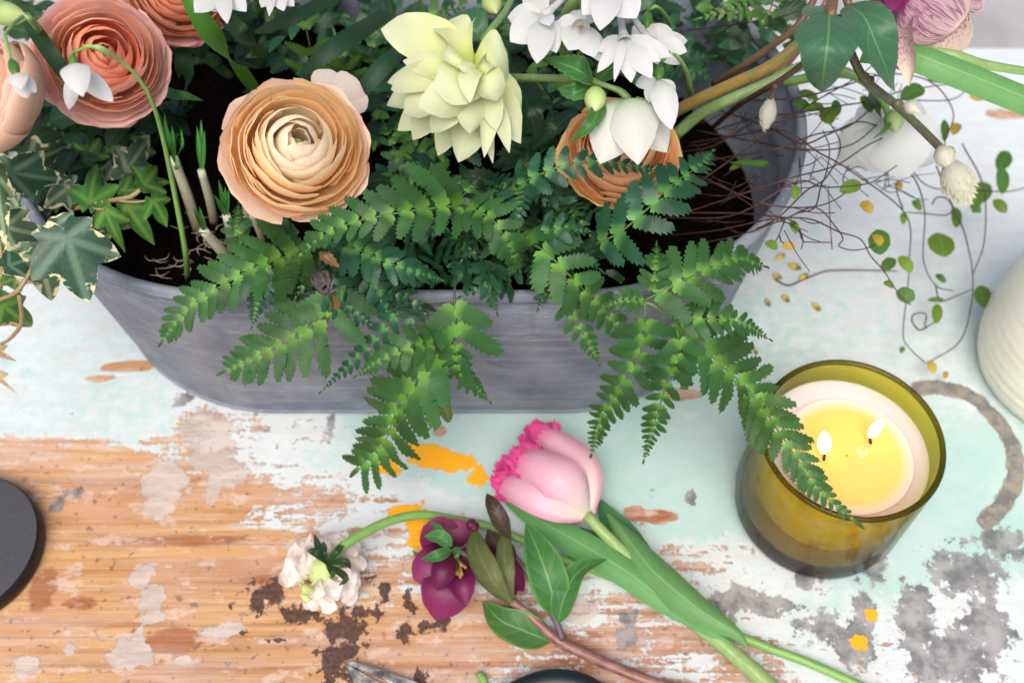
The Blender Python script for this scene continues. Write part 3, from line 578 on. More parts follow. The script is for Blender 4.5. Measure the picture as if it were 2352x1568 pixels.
floret(t, [(1344, 20, .247)], (1334, 60, .262), [(1274, 60, .26, 52), (1250, 78, .254, 46), (1306, 116, .264, 68), (1366, 132, .264, 60), (1392, 146, .258, 50), (1318, 24, .258, 46), (1356, 28, .256, 44)], False)
c0 = D((1334, 60, .264)); Fz = frame(c0, axis(c0, 0, -10), UP); m_ = MB(); r_ = px((1334, 60, .264), 19)
lathe(m_, [(r_ * .35, .0005), (r_ * .85, .001), (r_ * 1.05, .005), (r_ * 1.1, .006)], Fz @ Matrix(((0, 0, 1, 0), (1, 0, 0, 0), (0, 1, 0, 0), (0, 0, 0, 1))), 14); m_.obj('corona', M['white'], t)
blobobj('anther', M['orangedot'], t, D((1331, 60, .265)), D((1336, 63, .272)), px((1334, 60, .26), 9))
floret(t, [(1420, -70, .272)], (1400, -32, .278), [(1338, 34, .28, 66), (1378, 70, .284, 76), (1462, 42, .28, 84), (1300, -40, .276, 60), (1490, -50, .272, 60)], False)
floret(t, [(1424, 35, .258)], (1433, 88, .264), [(1374, 118, .264, 40), (1372, 167, .262, 34), (1411, 188, .266, 24), (1450, 190, .262, 48), (1497, 180, .266, 56), (1516, 142, .268, 46), (1541, 130, .264, 46)], True)
floret(t, [(1455, 42, .245)], (1492, 96, .25), [(1579, 94, .248, 44), (1578, 119, .252, 48), (1563, 148, .25, 46), (1520, 150, .246, 40)], True)
tubeobj('stem', M['stempale'], t, DD((1420, -60, .265), (1310, 20, .22), (1300, 120, .17), (1300, 200, .13)), [.0035, .004], n=8)
t = thing('narcissus', 'white narcissus petals hanging at the top edge above the peach ranunculus', 'flower', D((500, -20, .26)), 'white narcissus clusters')
floret(t, [(495, -90, .26)], (508, -28, .262), [(447, 29, .262, 54), (490, 28, .258, 50), (522, 55, .266, 42), (566, 27, .262, 50), (460, -20, .262, 50)], False)
floret(t, [(640, -100, .25)], (628, -30, .25), [(600, 18, .25, 36), (618, 38, .252, 24), (652, 26, .25, 42), (676, 15, .248, 36), (585, -8, .25, 44)], False)
tubeobj('stem', M['stempale'], t, DD((560, -110, .25), (590, -30, .2), (600, 60, .13)), [.0035, .004], n=8)
# ------------------------------------------------------------------ white hellebores
t = thing('white_hellebore', 'drooping white hellebore with a round green bud and toothed bracts', 'flower', D((1443, 225, .23)), 'white hellebores')
petals(t, 'whitegreen', (1446, 232, .232), [(1470, 330, .19, 110, .1, -.2), (1410, 345, .195, 90, .1, -.2)], shape='broad', cup=-.3, nu=14, nv=8)
petals(t, 'whitegreen', (1443, 226, .236), [(1531, 350, .228, 92, .22, -.5), (1378, 376, .234, 128, .26, -.5), (1466, 378, .240, 122, .28, -.5)], shape='hellp', cup=-.5, nu=16, nv=8)
tubeobj('stem', M['stempale'], t, DD((1176, 178, .2), (1260, 180, .215), (1330, 182, .228), (1364, 188, .238)), [px((1250, 180, .21), 9)] * 2, n=8)
tubeobj('stem', M['stempale'], t, DD((1364, 188, .238), (1392, 197, .242), (1425, 210, .24), (1443, 228, .237)), [px((1400, 200, .24), 7), px((1400, 200, .24), 6), px((1400, 200, .24), 10)], n=8)
for pts, w_, tw in [([(1364, 190, .238), (1325, 160, .25), (1251, 134, .245)], 66, .3), ([(1358, 194, .238), (1322, 212, .246), (1281, 204, .24)], 46, -.5), ([(1384, 232, .242), (1358, 285, .248), (1310, 326, .238)], 40, 0), ([(1366, 190, .232), (1405, 155, .234), (1443, 128, .23)], 56, 0)]:
    leafobj('bract', M['hell'], t, DD(*pts), px(pts[1], w_), shape='ovate', cup=.35, teeth=11, tsz=.08, nv=6, twist=tw)
blobobj('bud', M['budgreen'], t, D((1368, 200, .243)), D((1367, 256, .246)), px((1367, 230, .245), 52), pw=.42)
t = thing('white_hellebore', 'white hellebore hanging low over the table beside the willow catkin', 'flower', D((2044, 287, .13)), 'white hellebores')
petals(t, 'whitebright', (2044, 268, .135), [(2150, 372, .10, 110, .2, -.3), (1932, 380, .105, 120, .24, -.3), (2130, 310, .12, 120, .2, -.4), (1970, 318, .12, 120, .2, -.4), (2006, 400, .112, 140, .3, -.32), (2084, 408, .118, 150, .32, -.35)], shape='hellp', nu=14, nv=8)
blobobj('bud', M['budgreen'], t, D((2052, 254, .15)), D((2056, 302, .15)), px((2054, 280, .15), 42), pw=.4)
leafobj('bract', M['hell'], t, DD((2040, 262, .145), (2034, 295, .155), (2004, 320, .15)), px((2034, 295, .15), 20), shape='ovate')
leafobj('bract', M['dark'], t, DD((2008, 210, .14), (2012, 240, .15), (2024, 272, .148)), px((2034, 295, .15), 34), shape='ovate')
tubeobj('stem', M['stemgreen'], t, DD((2044, 268, .14), (2010, 210, .16), (1940, 170, .18), (1800, 190, .17)), [.0022, .003], n=7)
# ------------------------------------------------------------------ pink hellebore, its leaves
t = thing('pink_hellebore', 'dusky pink hellebore with speckled petals at the top right corner', 'flower', D((2080, 0, 0.260)))
leafobj('petal', M['spothell'], t, DD((2085, -10, .235), (2122, 60, .24), (2160, 158, .236)), px((2130, 80, .235), 185), n=nrm(D((2130, 80, .235)), .0), shape='bell', cup=.25, nu=16, nv=10, wav=.05)
leafobj('petal', M['spothell'], t, DD((2068, 10, .245), (2074, 90, .25), (2090, 150, .247), (2088, 198, .24)), px((2075, 90, .245), 66), n=nrm(D((2075, 90, .245)), .0), shape='petal', cup=.7, nu=16, nv=8, twist=.5)
leafobj('petal', M['pinkhell'], t, DD((2058, -50, .258), (2120, -10, .264), (2205, 56, .252)), px((2150, 20, .255), 225), n=nrm(D((2150, 20, .255)), .0), shape='bell', cup=-.18, nu=20, nv=14, wav=.07)
leafobj('petal', M['pinkhell'], t, DD((2070, -70, .25), (2160, -50, .25), (2262, -20, .24)), px((2150, 20, .25), 150), shape='bell', cup=.1, nu=16, nv=10, wav=.07)
petals(t, 'magenta', (2050, -25, 0.260), [(2000, 12, 0.265, 50), (2022, 30, 0.266, 44), (2050, 26, 0.268, 44), (2070, 32, 0.268, 30), (2085, 8, 0.266, 30)], shape='obov', name='nectary')
tubeobj('stem', M['stemred'], t, DD((2060, -50, 0.250), (1950, -60, 0.220), (1870, 60, 0.190), (1760, 200, 0.150)), [.003, .0035], n=7)
t = thing('hellebore_leaf', 'large smooth blue green leaf folded like a heart below the top edge', 'leaf', D((1900, 40, .28)), 'leaves of the pink hellebore')
leafobj('blade', M['heart'], t, DD((1905, 34, .285), (1902, 90, .29), (1894, 150, .282), (1888, 212, .262)), px((1900, 100, .28), 152), shape='heart', cup=-.25, nu=20, nv=10, wav=.05, n=nrm(D((1900, 100, .28)), .2))
leafobj('lobe', M['heart'], t, DD((1915, 42, .284), (1880, 20, .275), (1850, 14, .262)), px((1900, 50, .28), 60), shape='round', cup=-.3)
tubeobj('stalk', M['stembrown'], t, DD((1908, 40, .283), (1915, -20, .28), (1920, -80, .27)), [.0025, .003], n=7)
t = thing('hellebore_leaf', 'dark green twisted leaf hanging between the folded leaf and pink hellebore', 'leaf', D((1990, 80, .27)), 'leaves of the pink hellebore')
leafobj('blade', M['heart'], t, DD((1948, 12, .268), (1985, 40, .275), (2012, 100, .27), (2040, 170, .255), (2056, 218, .24)), px((1990, 100, .27), 112), shape='ovate', cup=.3, nu=20, nv=8, twist=-.5, wav=.05)
tubeobj('stalk', M['stembrown'], t, DD((1950, 14, .268), (1935, -30, .27)), [.002, .002], n=7)
# ------------------------------------------------------------------ snowdrops
def snowdrop(label, ov, ovw, base, tips, stem, inner=None):
    t = thing('snowdrop', label, 'flower', D(base), 'snowdrops')
    blobobj('ovary', M['ovary'], t, D(ov[0]), D(ov[1]), px(ov[0], ovw), pw=.36)
    petals(t, 'white', base, tips, shape='petal', arch=.18, cup=-.35)
    if inner: blobobj('inner_cup', M['whitegreen'], t, D(inner[0]), D(inner[1]), px(inner[0], inner[2]), pw=.4)
    tubeobj('stem', M['stemgreen'], t, DD(*stem), [px(stem[0], 4), px(stem[1], 7), px(stem[-1], 7)], n=7, steps=18)
snowdrop('hanging snowdrop whose petals lie over the orange ranunculus', ((1516, 148, .252), (1512, 186, .252)), 24, (1512, 180, .252), [(1460, 196, .25, 34), (1486, 232, .246, 36), (1548, 222, .246, 40), (1542, 298, .25, 62, .2)], [(1516, 148, .252), (1540, 120, .26), (1575, 160, .24), (1590, 230, .15)], ((1512, 182, .248), (1490, 236, .246), 34))
snowdrop('snowdrop tucked behind the right hand narcissus florets', ((1488, 26, .235), (1486, 64, .235)), 24, (1486, 58, .235), [(1452, 84, .23, 36), (1500, 96, .232, 34), (1550, 96, .23, 44)], [(1488, 26, .235), (1505, 14, .24), (1540, 60, .2), (1550, 150, .14)])
snowdrop('snowdrop on an arching green stem in front of the salmon ranunculus', ((167, 124, .29), (171, 158, .289)), 21, (172, 154, .289), [(158, 252, .275, 34, .1), (260, 234, .282, 46, .1), (190, 222, .296, 68, .25)], [(166, 122, .29), (172, 108, .294), (232, 110, .292), (290, 150, .28), (326, 190, .27), (352, 240, .255), (375, 320, .23), (392, 400, .205), (408, 480, .18), (426, 580, .15), (431, 645, .115)])
leafobj('spathe', M['stempale'], bpy.data.objects['snowdrop.002'], DD((284, 146, .283), (235, 112, .296), (186, 104, .296)), px((235, 112, .29), 11), shape='lance')
snowdrop('small half closed snowdrop hanging over the pale ranunculus', ((24, 134, .30), (40, 177, .299)), 25, (39, 172, .299), [(62, 226, .295, 36, .2), (84, 212, .295, 32, .2), (50, 205, .303, 46, .25)], [(24, 136, .30), (14, 110, .302), (10, 84, .302), (24, 62, .3), (50, 40, .29), (80, 60, .26), (140, 240, .13)])
# ------------------------------------------------------------------ ferns
SH['leaflet'] = [(0, .86), (.1, .84), (.3, .95), (.55, 1), (.72, .9), (.85, .68), (.94, .40), (1, .06)]
SH['aur'] = [(0, .7), (.08, 1.0), (.18, 1.08), (.35, .98), (.6, .92), (.8, .72), (.92, .46), (1, .06)]
LV = {}
def leaflet_mesh(k, mat):
    if (k, mat) not in LV:
        b = MB(); rr = random.Random(k)
        leaf(b, [(0, 0, 0), (.5, rr.uniform(-.03, .05), .05), (1, rr.uniform(-.06, .12), rr.uniform(-.14, -.02))], 1.0, n=Vector((0, 0, 1)), shape='aur' if k % 3 == 0 else 'leaflet', cup=rr.uniform(-.12, .16), teeth=8, nv=2, tsz=.20 + .06 * rr.random(), wav=.06, seed=rr.random())
        LV[(k, mat)] = (b, b.mesh('leaflet', M[mat]))
    return LV[(k, mat)]
LEAFLETS = []
def pinna(fern, path, L0, n, mat='fern', k=.35, start=.06, taper=.75, wf=1.12, rmat='rachis', ang=(64, 28), first=.8, rw=5, one=None, tilt=0., upl=1.0, dnl=1.0):
    n = int(n * 1.08 + .5); pts = DD(*path); fr = MB(); c = catmull(pts, 60)
    w0 = rw * mpp(c[0]) * .5; tube(fr, c[::3], [w0, w0 * .35], n=5, steps=20)
    fo = fr.obj('frond', M[rmat], fern); rnd = random.Random(int(path[0][0] * 7 + path[-1][0]))
    Ltot = sum((c[i + 1] - c[i]).length for i in range(60))
    def prof(q):
        k_ = min(1, q / .16); return max(.11, (first + (1 - first) * k_) * (1 - q) ** taper)
    qs = [start]; step = (1 - start) / n * 1.0
    for _ in range(40):
        qs = [start]
        while len(qs) < n + 1: qs.append(qs[-1] + step * max(.34, prof(min(1, qs[-1])) ** .8))
        step *= 1 + .5 * (.985 - qs[-1])
    for i in range(n + 1):
        q = min(.985, qs[i]); ii = min(59, int(q * 60)); p = c[ii].lerp(c[ii + 1], min(1, q * 60 - ii))
        tg = (c[min(60, ii + 1)] - c[max(0, ii - 1)]).normalized(); nn = nrm(p, k); nn = (nn - tg * nn.dot(tg)).normalized()
        if tilt: nn = Matrix.Rotation(tilt, 3, tg) @ nn
        sd_ = nn.cross(tg)
        pr = prof(q); L = L0 * 1.26 * mpp(p) * pr
        sp = Ltot * ((qs[i + 1] - qs[i]) if i < n else (qs[i] - qs[i - 1]))
        for sg in ((1, -1) if i < n else (0,)):
            if one and sg and sg != one: continue
            a = R(ang[0] + (ang[1] - ang[0]) * q + rnd.uniform(-8, 8)) if sg else 0
            LL = L * rnd.uniform(.84, 1.08) * (upl if sg > 0 else dnl)
            if not sg: LL = max(LL, L0 * mpp(p) * .34)
            d = tg * math.cos(a) + sd_ * (sg * math.sin(a)) - nn * rnd.uniform(.0, .07)
            z_ = nn + sd_ * (sg * rnd.uniform(-.02, .08)) + tg * rnd.uniform(.02, .11)
            Wd = min(sp * wf * math.sin(max(a, .75)) * 1.02, LL * .42) * rnd.uniform(.95, 1.08) * (1 if sg else .55)
            Mx = frame(p + nn * (.0003 * (1 + (i % 2))), d, z_) @ Matrix.Diagonal((LL, Wd, LL * .8, 1))
            LEAFLETS.append((LL, Mx, rnd.randrange(9), mat, fern, fo))
    return fo
def settle(limit=300):
    LEAFLETS.sort(key=lambda q: -q[0]); rest = {}; cnt = {}
    for LL, Mx, kk, mat, fern, fo in LEAFLETS:
        cnt[fern] = cnt.get(fern, 0) + 1
        b, me_ = leaflet_mesh(kk, mat)
        if cnt[fern] <= limit: link(bpy.data.objects.new('leaflet', me_), fo, Mx)
        else: rest.setdefault((fern, mat), MB()).add([Mx @ Vector(v_) for v_ in b.v], b.f, b.uv)
    for (fern, mat), mb in rest.items(): tag(mb.obj('small_leaflets', M[mat], fern), kind='stuff')
    LEAFLETS.clear()
fern = thing('fern', 'green serrated fern spilling over the front rim of the planter', 'fern', D((1150, 560, .13)), 'ferns in the planter')
# the long frond over the candle and its side branches
pinna(fern, [(1400, 690, .15), (1481, 692, .178), (1560, 745, -.298), (1651, 834, -.29), (1726, 902, -.284), (1801, 1009, .118), (1876, 1117, .106), (1940, 1178, .098), (1958, 1192, .095)], 150, 19, start=.3, first=.6, taper=.72, ang=(56, 34), wf=1.15, rw=8)
pinna(fern, [(1481, 689, .178), (1551, 654, .184), (1638, 612, .185), (1700, 596, .18), (1753, 612, .168)], 96, 11, start=.1, taper=.62, rw=6)
pinna(fern, [(1498, 672, .18), (1505, 620, .19), (1508, 560, .186)], 46, 7, rw=5)
pinna(fern, [(1546, 739, .168), (1626, 732, .172), (1701, 742, .165), (1766, 779, .148)], 56, 12, start=.08, rw=5)
pinna(fern, [(1478, 692, .178), (1430, 690, .182), (1383, 709, .176)], 38, 7, rw=5)
pinna(fern, [(1481, 692, .178), (1481, 742, -.294), (1476, 797, -.29), (1438, 872, -.284), (1388, 947, -.28), (1359, 1042, -.276)], 84, 15, start=.1, taper=.7, ang=(66, 28), rw=6)
pinna(fern, [(1553, 752, -.292), (1558, 797, -.286), (1526, 897, -.278), (1501, 979, -.272), (1479, 1056, -.268)], 66, 14, start=.08, taper=.7, ang=(60, 26), rw=5)
# middle frond, its drop, and the blue green branch
pinna(fern, [(1190, 530, .18), (1208, 552, .19), (1251, 577, .192), (1313, 637, .186), (1388, 714, -.305), (1432, 762, -.296)], 100, 9, start=.08, taper=.5, ang=(62, 40), rw=6)
pinna(fern, [(1296, 690, -.312), (1331, 752, -.302), (1356, 795, -.297), (1374, 833, -.294)], 48, 8, rw=4)
pinna(fern, [(1363, 564, .18), (1426, 532, .196), (1488, 479, .206), (1538, 429, .208), (1606, 380, .20), (1638, 347, .19)], 94, 12, start=.06, taper=.66, rw=6, mat='fernblue')
pinna(fern, [(1188, 432, .2), (1215, 412, .208), (1251, 397, .212), (1300, 378, .215), (1376, 374, .214), (1450, 382, .208), (1518, 394, .202)], 52, 13, taper=.6, rw=6, mat='fernblue')
pinna(fern, [(1188, 432, .205), (1192, 470, .212), (1191, 530, .205)], 48, 7, rw=5, mat='fernblue')
# upper left arching frond and its neighbours
pinna(fern, [(1062, 474, .212), (1038, 474, .216), (963, 482, .224), (888, 494, .226), (800, 514, .222), (735, 548, .214), (690, 586, .204)], 104, 12, mat='fern', start=.04, taper=.55, first=.85, rw=7, dnl=1.0, upl=.72)
pinna(fern, [(698, 566, .204), (650, 615, .19), (606, 658, .175)], 26, 8, rw=4, tilt=1.1)
pinna(fern, [(1070, 474, .212), (1125, 500, .218), (1158, 542, .212), (1178, 580, .2), (1193, 620, .185)], 66, 10, taper=.5, rw=6)
pinna(fern, [(1045, 465, .21), (1013, 422, .205), (985, 400, .2), (956, 386, .192)], 58, 7, rw=5)
pinna(fern, [(1050, 462, .21), (1072, 440, .212), (1092, 420, .208)], 44, 4, rw=5)
pinna(fern, [(790, 566, .19), (830, 576, .196), (888, 602, .198), (950, 624, .192), (1015, 644, .18)], 66, 11, taper=.6, rw=5, ang=(70, 28), mat='fernblue')
pinna(fern, [(842, 630, .178), (868, 668, .172), (890, 712, -.305), (912, 755, -.298)], 44, 9, rw=5, mat='fernblue')
pinna(fern, [(918, 715, -.302), (850, 790, -.294), (790, 850, -.288), (738, 899, -.284)], 44, 11, rw=4, ang=(48, 24), mat='fernblue')
pinna(fern, [(1246, 532, .196), (1290, 525, .2), (1353, 532, .192)], 48, 6, rw=4, mat='fernblue')
pinna(fern, [(1045, 640, .175), (1044, 700, -.302), (1045, 782, -.292), (1000, 829, -.286), (958, 880, -.28), (913, 939, -.276), (878, 1024, -.272), (822, 1078, -.268)], 114, 13, start=.1, taper=.22, first=.5, ang=(56, 40), wf=1.15, rw=6, rmat='rachisdark')
pinna(fern, [(1000, 789, -.286), (950, 795, -.28), (880, 825, -.276), (822, 861, -.274)], 60, 9, rw=4)
pinna(fern, [(1045, 784, -.288), (1055, 846, -.282), (1085, 880, -.279), (1122, 920, -.277)], 52, 10, rw=4, ang=(48, 24))
# left fronds
pinna(fern, [(720, 575, .17), (650, 592, .178), (588, 614, .182), (525, 647, .178), (450, 694, -.303), (410, 735, -.296), (376, 780, -.290)], 92, 14, start=.05, taper=.5, rw=6, ang=(66, 34))
pinna(fern, [(608, 610, .182), (600, 660, .176), (590, 700, -.304), (580, 745, -.298)], 46, 8, rw=4, mat='fernblue')
pinna(fern, [(760, 640, .176), (753, 714, -.302), (688, 767, -.292), (638, 797, -.286), (588, 821, -.282), (524, 850, -.278)], 112, 10, start=.08, taper=.45, first=.85, rw=6, ang=(64, 40))
pinna(fern, [(758, 650, .176), (800, 700, -.305), (850, 745, -.300)], 60, 6, rw=4, mat='fernblue')
pinna(fern, [(560, 560, .165), (545, 530, .17), (548, 470, .166)], 40, 8, rw=4)
pinna(fern, [(1130, 600, .165), (1120, 650, .17), (1140, 715, -.31)], 52, 8, rw=4, mat='fernback')
for q in [(930, 560), (1010, 560), (1090, 590), (880, 660), (960, 690), (1100, 640), (1180, 580), (1260, 640), (700, 640), (820, 540), (1120, 520), (1330, 480), (1270, 455), (1240, 480), (660, 690), (1010, 610), (1075, 560)]:
    a_ = random.uniform(0, 6.28); d_ = random.uniform(35, 60)
    pinna(fern, [(q[0], q[1], .15), (q[0] + d_ * math.cos(a_), q[1] + d_ * .6 * math.sin(a_) + 6, .16), (q[0] + 1.9 * d_ * math.cos(a_), q[1] + 1.2 * d_ * math.sin(a_) + 18, .148)], 52, 6, mat='fernback', rmat='rachisdark', rw=4)
for i in range(26):
    q = random.choice([(random.uniform(850, 1320), random.uniform(530, 680)), (random.uniform(640, 860), random.uniform(560, 700)), (random.uniform(1180, 1330), random.uniform(430, 560)), (random.uniform(930, 1180), random.uniform(370, 470))])
    a_ = random.uniform(-.4, 3.5); d_ = random.uniform(32, 60)
    pinna(fern, [(q[0], q[1], .155), (q[0] + d_ * math.cos(a_), q[1] + d_ * .6 * math.sin(a_) - 4, .172), (q[0] + 2 * d_ * math.cos(a_), q[1] + 1.2 * d_ * math.sin(a_) + 14, .166)], random.uniform(44, 62), 6, mat=random.choice(['fern', 'fernblue', 'fernblue', 'fernback']), rmat='rachisdark', rw=4)
settle()
leafobj('withered_pinna', M['drybrown'], fern, DD((800 - 52, 578, .207), (770 - 24, 588, .21), (778, 613, .205)), px((760, 590, .2), 26), shape='lance', teeth=6, cup=.5)
leafobj('withered_pinna', M['olive'], fern, DD((1030, 889, -.276), (1024, 930, -.27), (1030, 969, -.268)), px((1030, 930, .1), 26), shape='lance', teeth=7, cup=.9)
back = thing('fern', 'lighter long leaved fern standing behind the peach ranunculus', 'fern', D((760, 130, .13)), 'ferns in the planter')
for path, L0, n, mat in [([(720, 170, .17), (712, 110, .195), (700, 50, .205), (690, 5, .2)], 70, 5, 'fernlight'), ([(800, 190, .16), (790, 140, .18), (770, 80, .19)], 66, 4, 'fernlight'), ([(860, 170, .16), (850, 120, .18), (880, 40, .185)], 60, 5, 'fern'),
                        ([(1000, 420, .15), (960, 350, .16), (930, 300, .165)], 60, 6, 'fernlight'), ([(940, 420, .15), (900, 330, .165), (880, 280, .16)], 50, 6, 'fern'), ([(960, 60, .16), (1000, 30, .17), (1060, 20, .16)], 56, 5, 'fern'),
                        ([(1750, 10, .2), (1690, 20, .215), (1610, 42, .21)], 64, 7, 'fernlight'), ([(1780, -30, .2), (1770, 20, .22), (1740, 70, .215)], 50, 6, 'fernlight'), ([(1560, 150, .17), (1590, 160, .18), (1640, 190, .17)], 44, 6, 'fernback'), ([(1500, 160, .16), (1570, 140, .172), (1640, 130, .165)], 52, 7, 'fernback'), ([(1240, 330, .16), (1210, 280, .17), (1190, 240, .165)], 60, 6, 'fernback')]:
    pinna(back, path, L0, n, mat=mat, rmat='rachisdark', wf=1.1)
settle()
for pts, w_ in [([(785, -20, .215), (688, 32, .225), (630, 55, .22), (585, 74, .21)], 36), ([(890, 25, .205), (800, 85, .222), (735, 130, .22), (686, 172, .208)], 48), ([(940, 100, .2), (900, 130, .208), (858, 175, .205), (814, 230, .195)], 42)]:
    leafobj('pinna', M['strapdark'], back, DD(*pts), px(pts[1], w_), shape='strap', teeth=22, tsz=.12, cup=-.25, wav=.08, nv=4)
# ------------------------------------------------------------------ strap leaves and loose stems
for lab, mat, pts, w_ in [('broad bright green strap leaf crossing in front of the top pink ranunculus', 'strap', [(425, -30, .265), (470, 60, .25), (530, 135, .22), (590, 225, .15)], 54),
                          ('dark narrow strap leaf between the pale and the salmon ranunculus', 'strapdark', [(45, 20, .25), (100, 100, .258), (155, 185, .24), (200, 290, .15)], 38),
                          ('dull green strap leaf standing right of the bright one', 'strapdark', [(520, 40, .2), (560, 85, .2), (605, 140, .15)], 46),
                          ('pale narrow curled leaf below the salmon ranunculus', 'hell', [(345, 196, .17), (390, 216, .178), (430, 222, .178), (468, 232, .17)], 26),
                          ('upright dark leaf blade behind the salmon ranunculus', 'strapdark', [(415, 90, .19), (425, 160, .18), (430, 250, .13)], 44)]:
    t = thing('strap_leaf', lab, 'leaf', D(pts[-1])); leafobj('blade', M[mat], t, DD(*pts), px(pts[1], w_), shape='strap' if mat != 'hell' else 'lance', cup=.3, nu=16)
for lab, mat, pts, r0, r1 in [('thick amber cut stem leaning out of the planter', 'stemamber', [(1540, 262, .17), (1610, 226, .19), (1700, 186, .21), (1775, 150, .225), (1850, 88, .24), (1900, 20, .25)], 14, 15),
                              ('pale green cut stem under the amber stem', 'stempale', [(1550, 312, .15), (1600, 268, .165), (1660, 236, .18), (1765, 190, .19), (1850, 150, .195), (1930, 160, .19), (2000, 190, .16)], 14, 8),
                              ('thin brown stem above the amber stem', 'stembrown', [(1640, 192, .17), (1700, 155, .195), (1764, 112, .21), (1835, 55, .225), (1880, -20, .235)], 8, 8)]:
    t = thing('cut_stem', lab, 'stem', D(pts[0])); tubeobj('stalk', M[mat], t, DD(*pts), [px(pts[0], r0), px(pts[-1], r1)], n=10, steps=24)
t = thing('tulip_leaf_blade', 'broad pale green leaf arching out at the right edge', 'leaf', D((2100, 120, .25)))
leafobj('blade', M['tulipleaf'], t, DD((1990, 110, .23), (2080, 118, .248), (2160, 146, .25), (2260, 185, .245), (2420, 250, .235)), px((2200, 160, .25), 72), shape='belt', cup=-.45, nu=18, nv=8)
leafobj('fold', M['stempale'], t, DD((2060, 105, .247), (2190, 122, .25), (2270, 146, .245), (2420, 170, .235)), px((2200, 160, .25), 26), shape='strap', cup=-.6, nu=14)
# ------------------------------------------------------------------ pussy willow
M['fur'] = petalmat('silver catkin fur', [(0, (.30, .29, .23)), (.3, (.50, .50, .42)), (1, (.68, .68, .50))], streak=.5, scol=(.33, .35, .36), rough=.9, trans=.2)
def catkin(t, a, b_, wpx, nh=420):
    a = D(a); b_ = D(b_); L = (b_ - a).length; r = wpx * mpp(a) / 2
    o = blobobj('catkin', M['fur'], t, a, b_, 2 * r * .86, n=16, nz=12, pw=.42)
    x = (b_ - a).normalized(); F = frame(a, x, UP); mb = MB()
    for i in range(nh):
        u = random.uniform(.03, 1); an = random.uniform(0, 6.283); rr_ = r * .84 * math.sin(math.pi * min(.97, max(.03, u))) ** .84
        p = F @ Vector((u * L, rr_ * math.cos(an), rr_ * math.sin(an))); d = (F.to_3x3() @ Vector((1.3, .75 * math.cos(an), .75 * math.sin(an)))).normalized()
        sd_ = d.cross(tocam(p)).normalized() * r * .022; e = p + d * r * random.uniform(.2, .42)
        mb.add([p - sd_, p + sd_, e], [(0, 1, 2)], [(u, .4), (u, .6), (min(1, u + .2), .5)])
    tag(mb.obj('fur', M['fur'], o), kind='stuff')
t = thing('pussy_willow', 'pussy willow twig with a large silvery catkin at its tip', 'branch', D((1950, 105, .26)), 'pussy willow twigs')
tubeobj('twig', M['willow'], t, DD((1925, 40, .265), (1949, 107, .262), (1981, 175, .25), (2020, 212, .238), (2059, 242, .226), (2110, 290, .21), (2158, 338, .196)), [px((2000, 200, .25), 10), px((2000, 200, .25), 11)], n=9, steps=30)
catkin(t, (2072, 238, .236), (2112, 258, .236), 30, 160); catkin(t, (2156, 332, .198), (2182, 385, .194), 54, 260); catkin(t, (2176, 362, .196), (2222, 466, .18), 84, 700)
for q in [(1984, 178), (1996, 186), (2062, 240)]: blobobj('node', M['willow'], t, D((q[0] - 6, q[1] - 8, .246)), D((q[0] + 6, q[1] + 8, .246)), px((2000, 200, .25), 27), pw=.3)
t = thing('pussy_willow', 'dark twig with one small catkin hanging inside the planter rim', 'branch', D((1851, 142, .22)), 'pussy willow twigs')
tubeobj('twig', M['stemdark'], t, DD((1880, 120, .24), (1851, 142, .235), (1800, 180, .225), (1764, 202, .215), (1700, 240, .18), (1640, 290, .13)), [px((1800, 180, .22), 7)] * 2, n=8, steps=20)
tubeobj('twig', M['stembrown'], t, DD((1782, 196, .222), (1774, 212, .216), (1770, 228, .212)), [px((1800, 180, .22), 6)] * 2, n=7)
catkin(t, (1773, 218, .214), (1756, 298, .196), 42, 300)
# ------------------------------------------------------------------ ivy
IV3 = [(-1.0, .62, 24), (0, 1.0, 20), (1.0, .62, 24)]
def ivy_leaf(name, mat, parent, base, tip, w, lobes=((-62, .78), (0, 1.0), (62, .78), (-118, .45), (118, .45)), curl=.22, roll=0., k=.3, sharp=1.5, dep=.74, minr=.24):
    B = D(base); Tt = D(tip); x = Tt - B; L = x.length; n = nrm(B, k); n = (n - x.normalized() * n.dot(x.normalized())).normalized()
    if roll: n = Matrix.Rotation(roll, 3, x.normalized()) @ n
    F = frame(B, x, n); ww = w * mpp(B) / 2; na, nr_ = 72, 5; vs, uv, fs = [], [], []
    def rad(a):
        r = minr
        for la, lr in lobes:
            d = abs((a - R(la) + math.pi) % (2 * math.pi) - math.pi); r = max(r, lr * max(0, 1 - (d / R(44)) ** (1 / sharp) * dep))
        nb = abs(abs(a) - math.pi)
        return r * (1 - .75 * max(0, 1 - nb / .5))
    wmax = max(rad(2 * math.pi * i / 180) * abs(math.sin(2 * math.pi * i / 180)) for i in range(180))
    for i in range(na + 1):
        a = -math.pi + 2 * math.pi * i / na; ra = rad(a)
        dl = min(abs((a - R(la) + math.pi) % (2 * math.pi) - math.pi) for la, _ in lobes)
        for j in range(nr_ + 1):
            r = ra * j / nr_; xx = r * math.cos(a) * L; yy = r * math.sin(a) / wmax * ww
            zz = -curl * L * (r ** 2) + .06 * L * math.sin(a * 5) * (j / nr_) ** 2 * r - .10 * L * abs(math.sin(a)) * 0
            vs.append(F @ Vector((xx, yy, zz))); uv.append((dl * r * 1.0 + .005, j / nr_))
    m = nr_ + 1
    for i in range(na):
        for j in range(nr_): fs.append((i * m + j, (i + 1) * m + j, (i + 1) * m + j + 1, i * m + j + 1))
    b = MB(); b.add(vs, fs, uv); return b.obj(name, M[mat], parent)
L3 = ((-58, .72), (0, 1.0), (58, .72)); L5 = ((-55, .82), (0, 1.0), (55, .82), (-112, .5), (112, .5))
t = thing('ivy', 'bright green small leaved ivy sprig above the dark soil', 'ivy', D((290, 470, .12)))
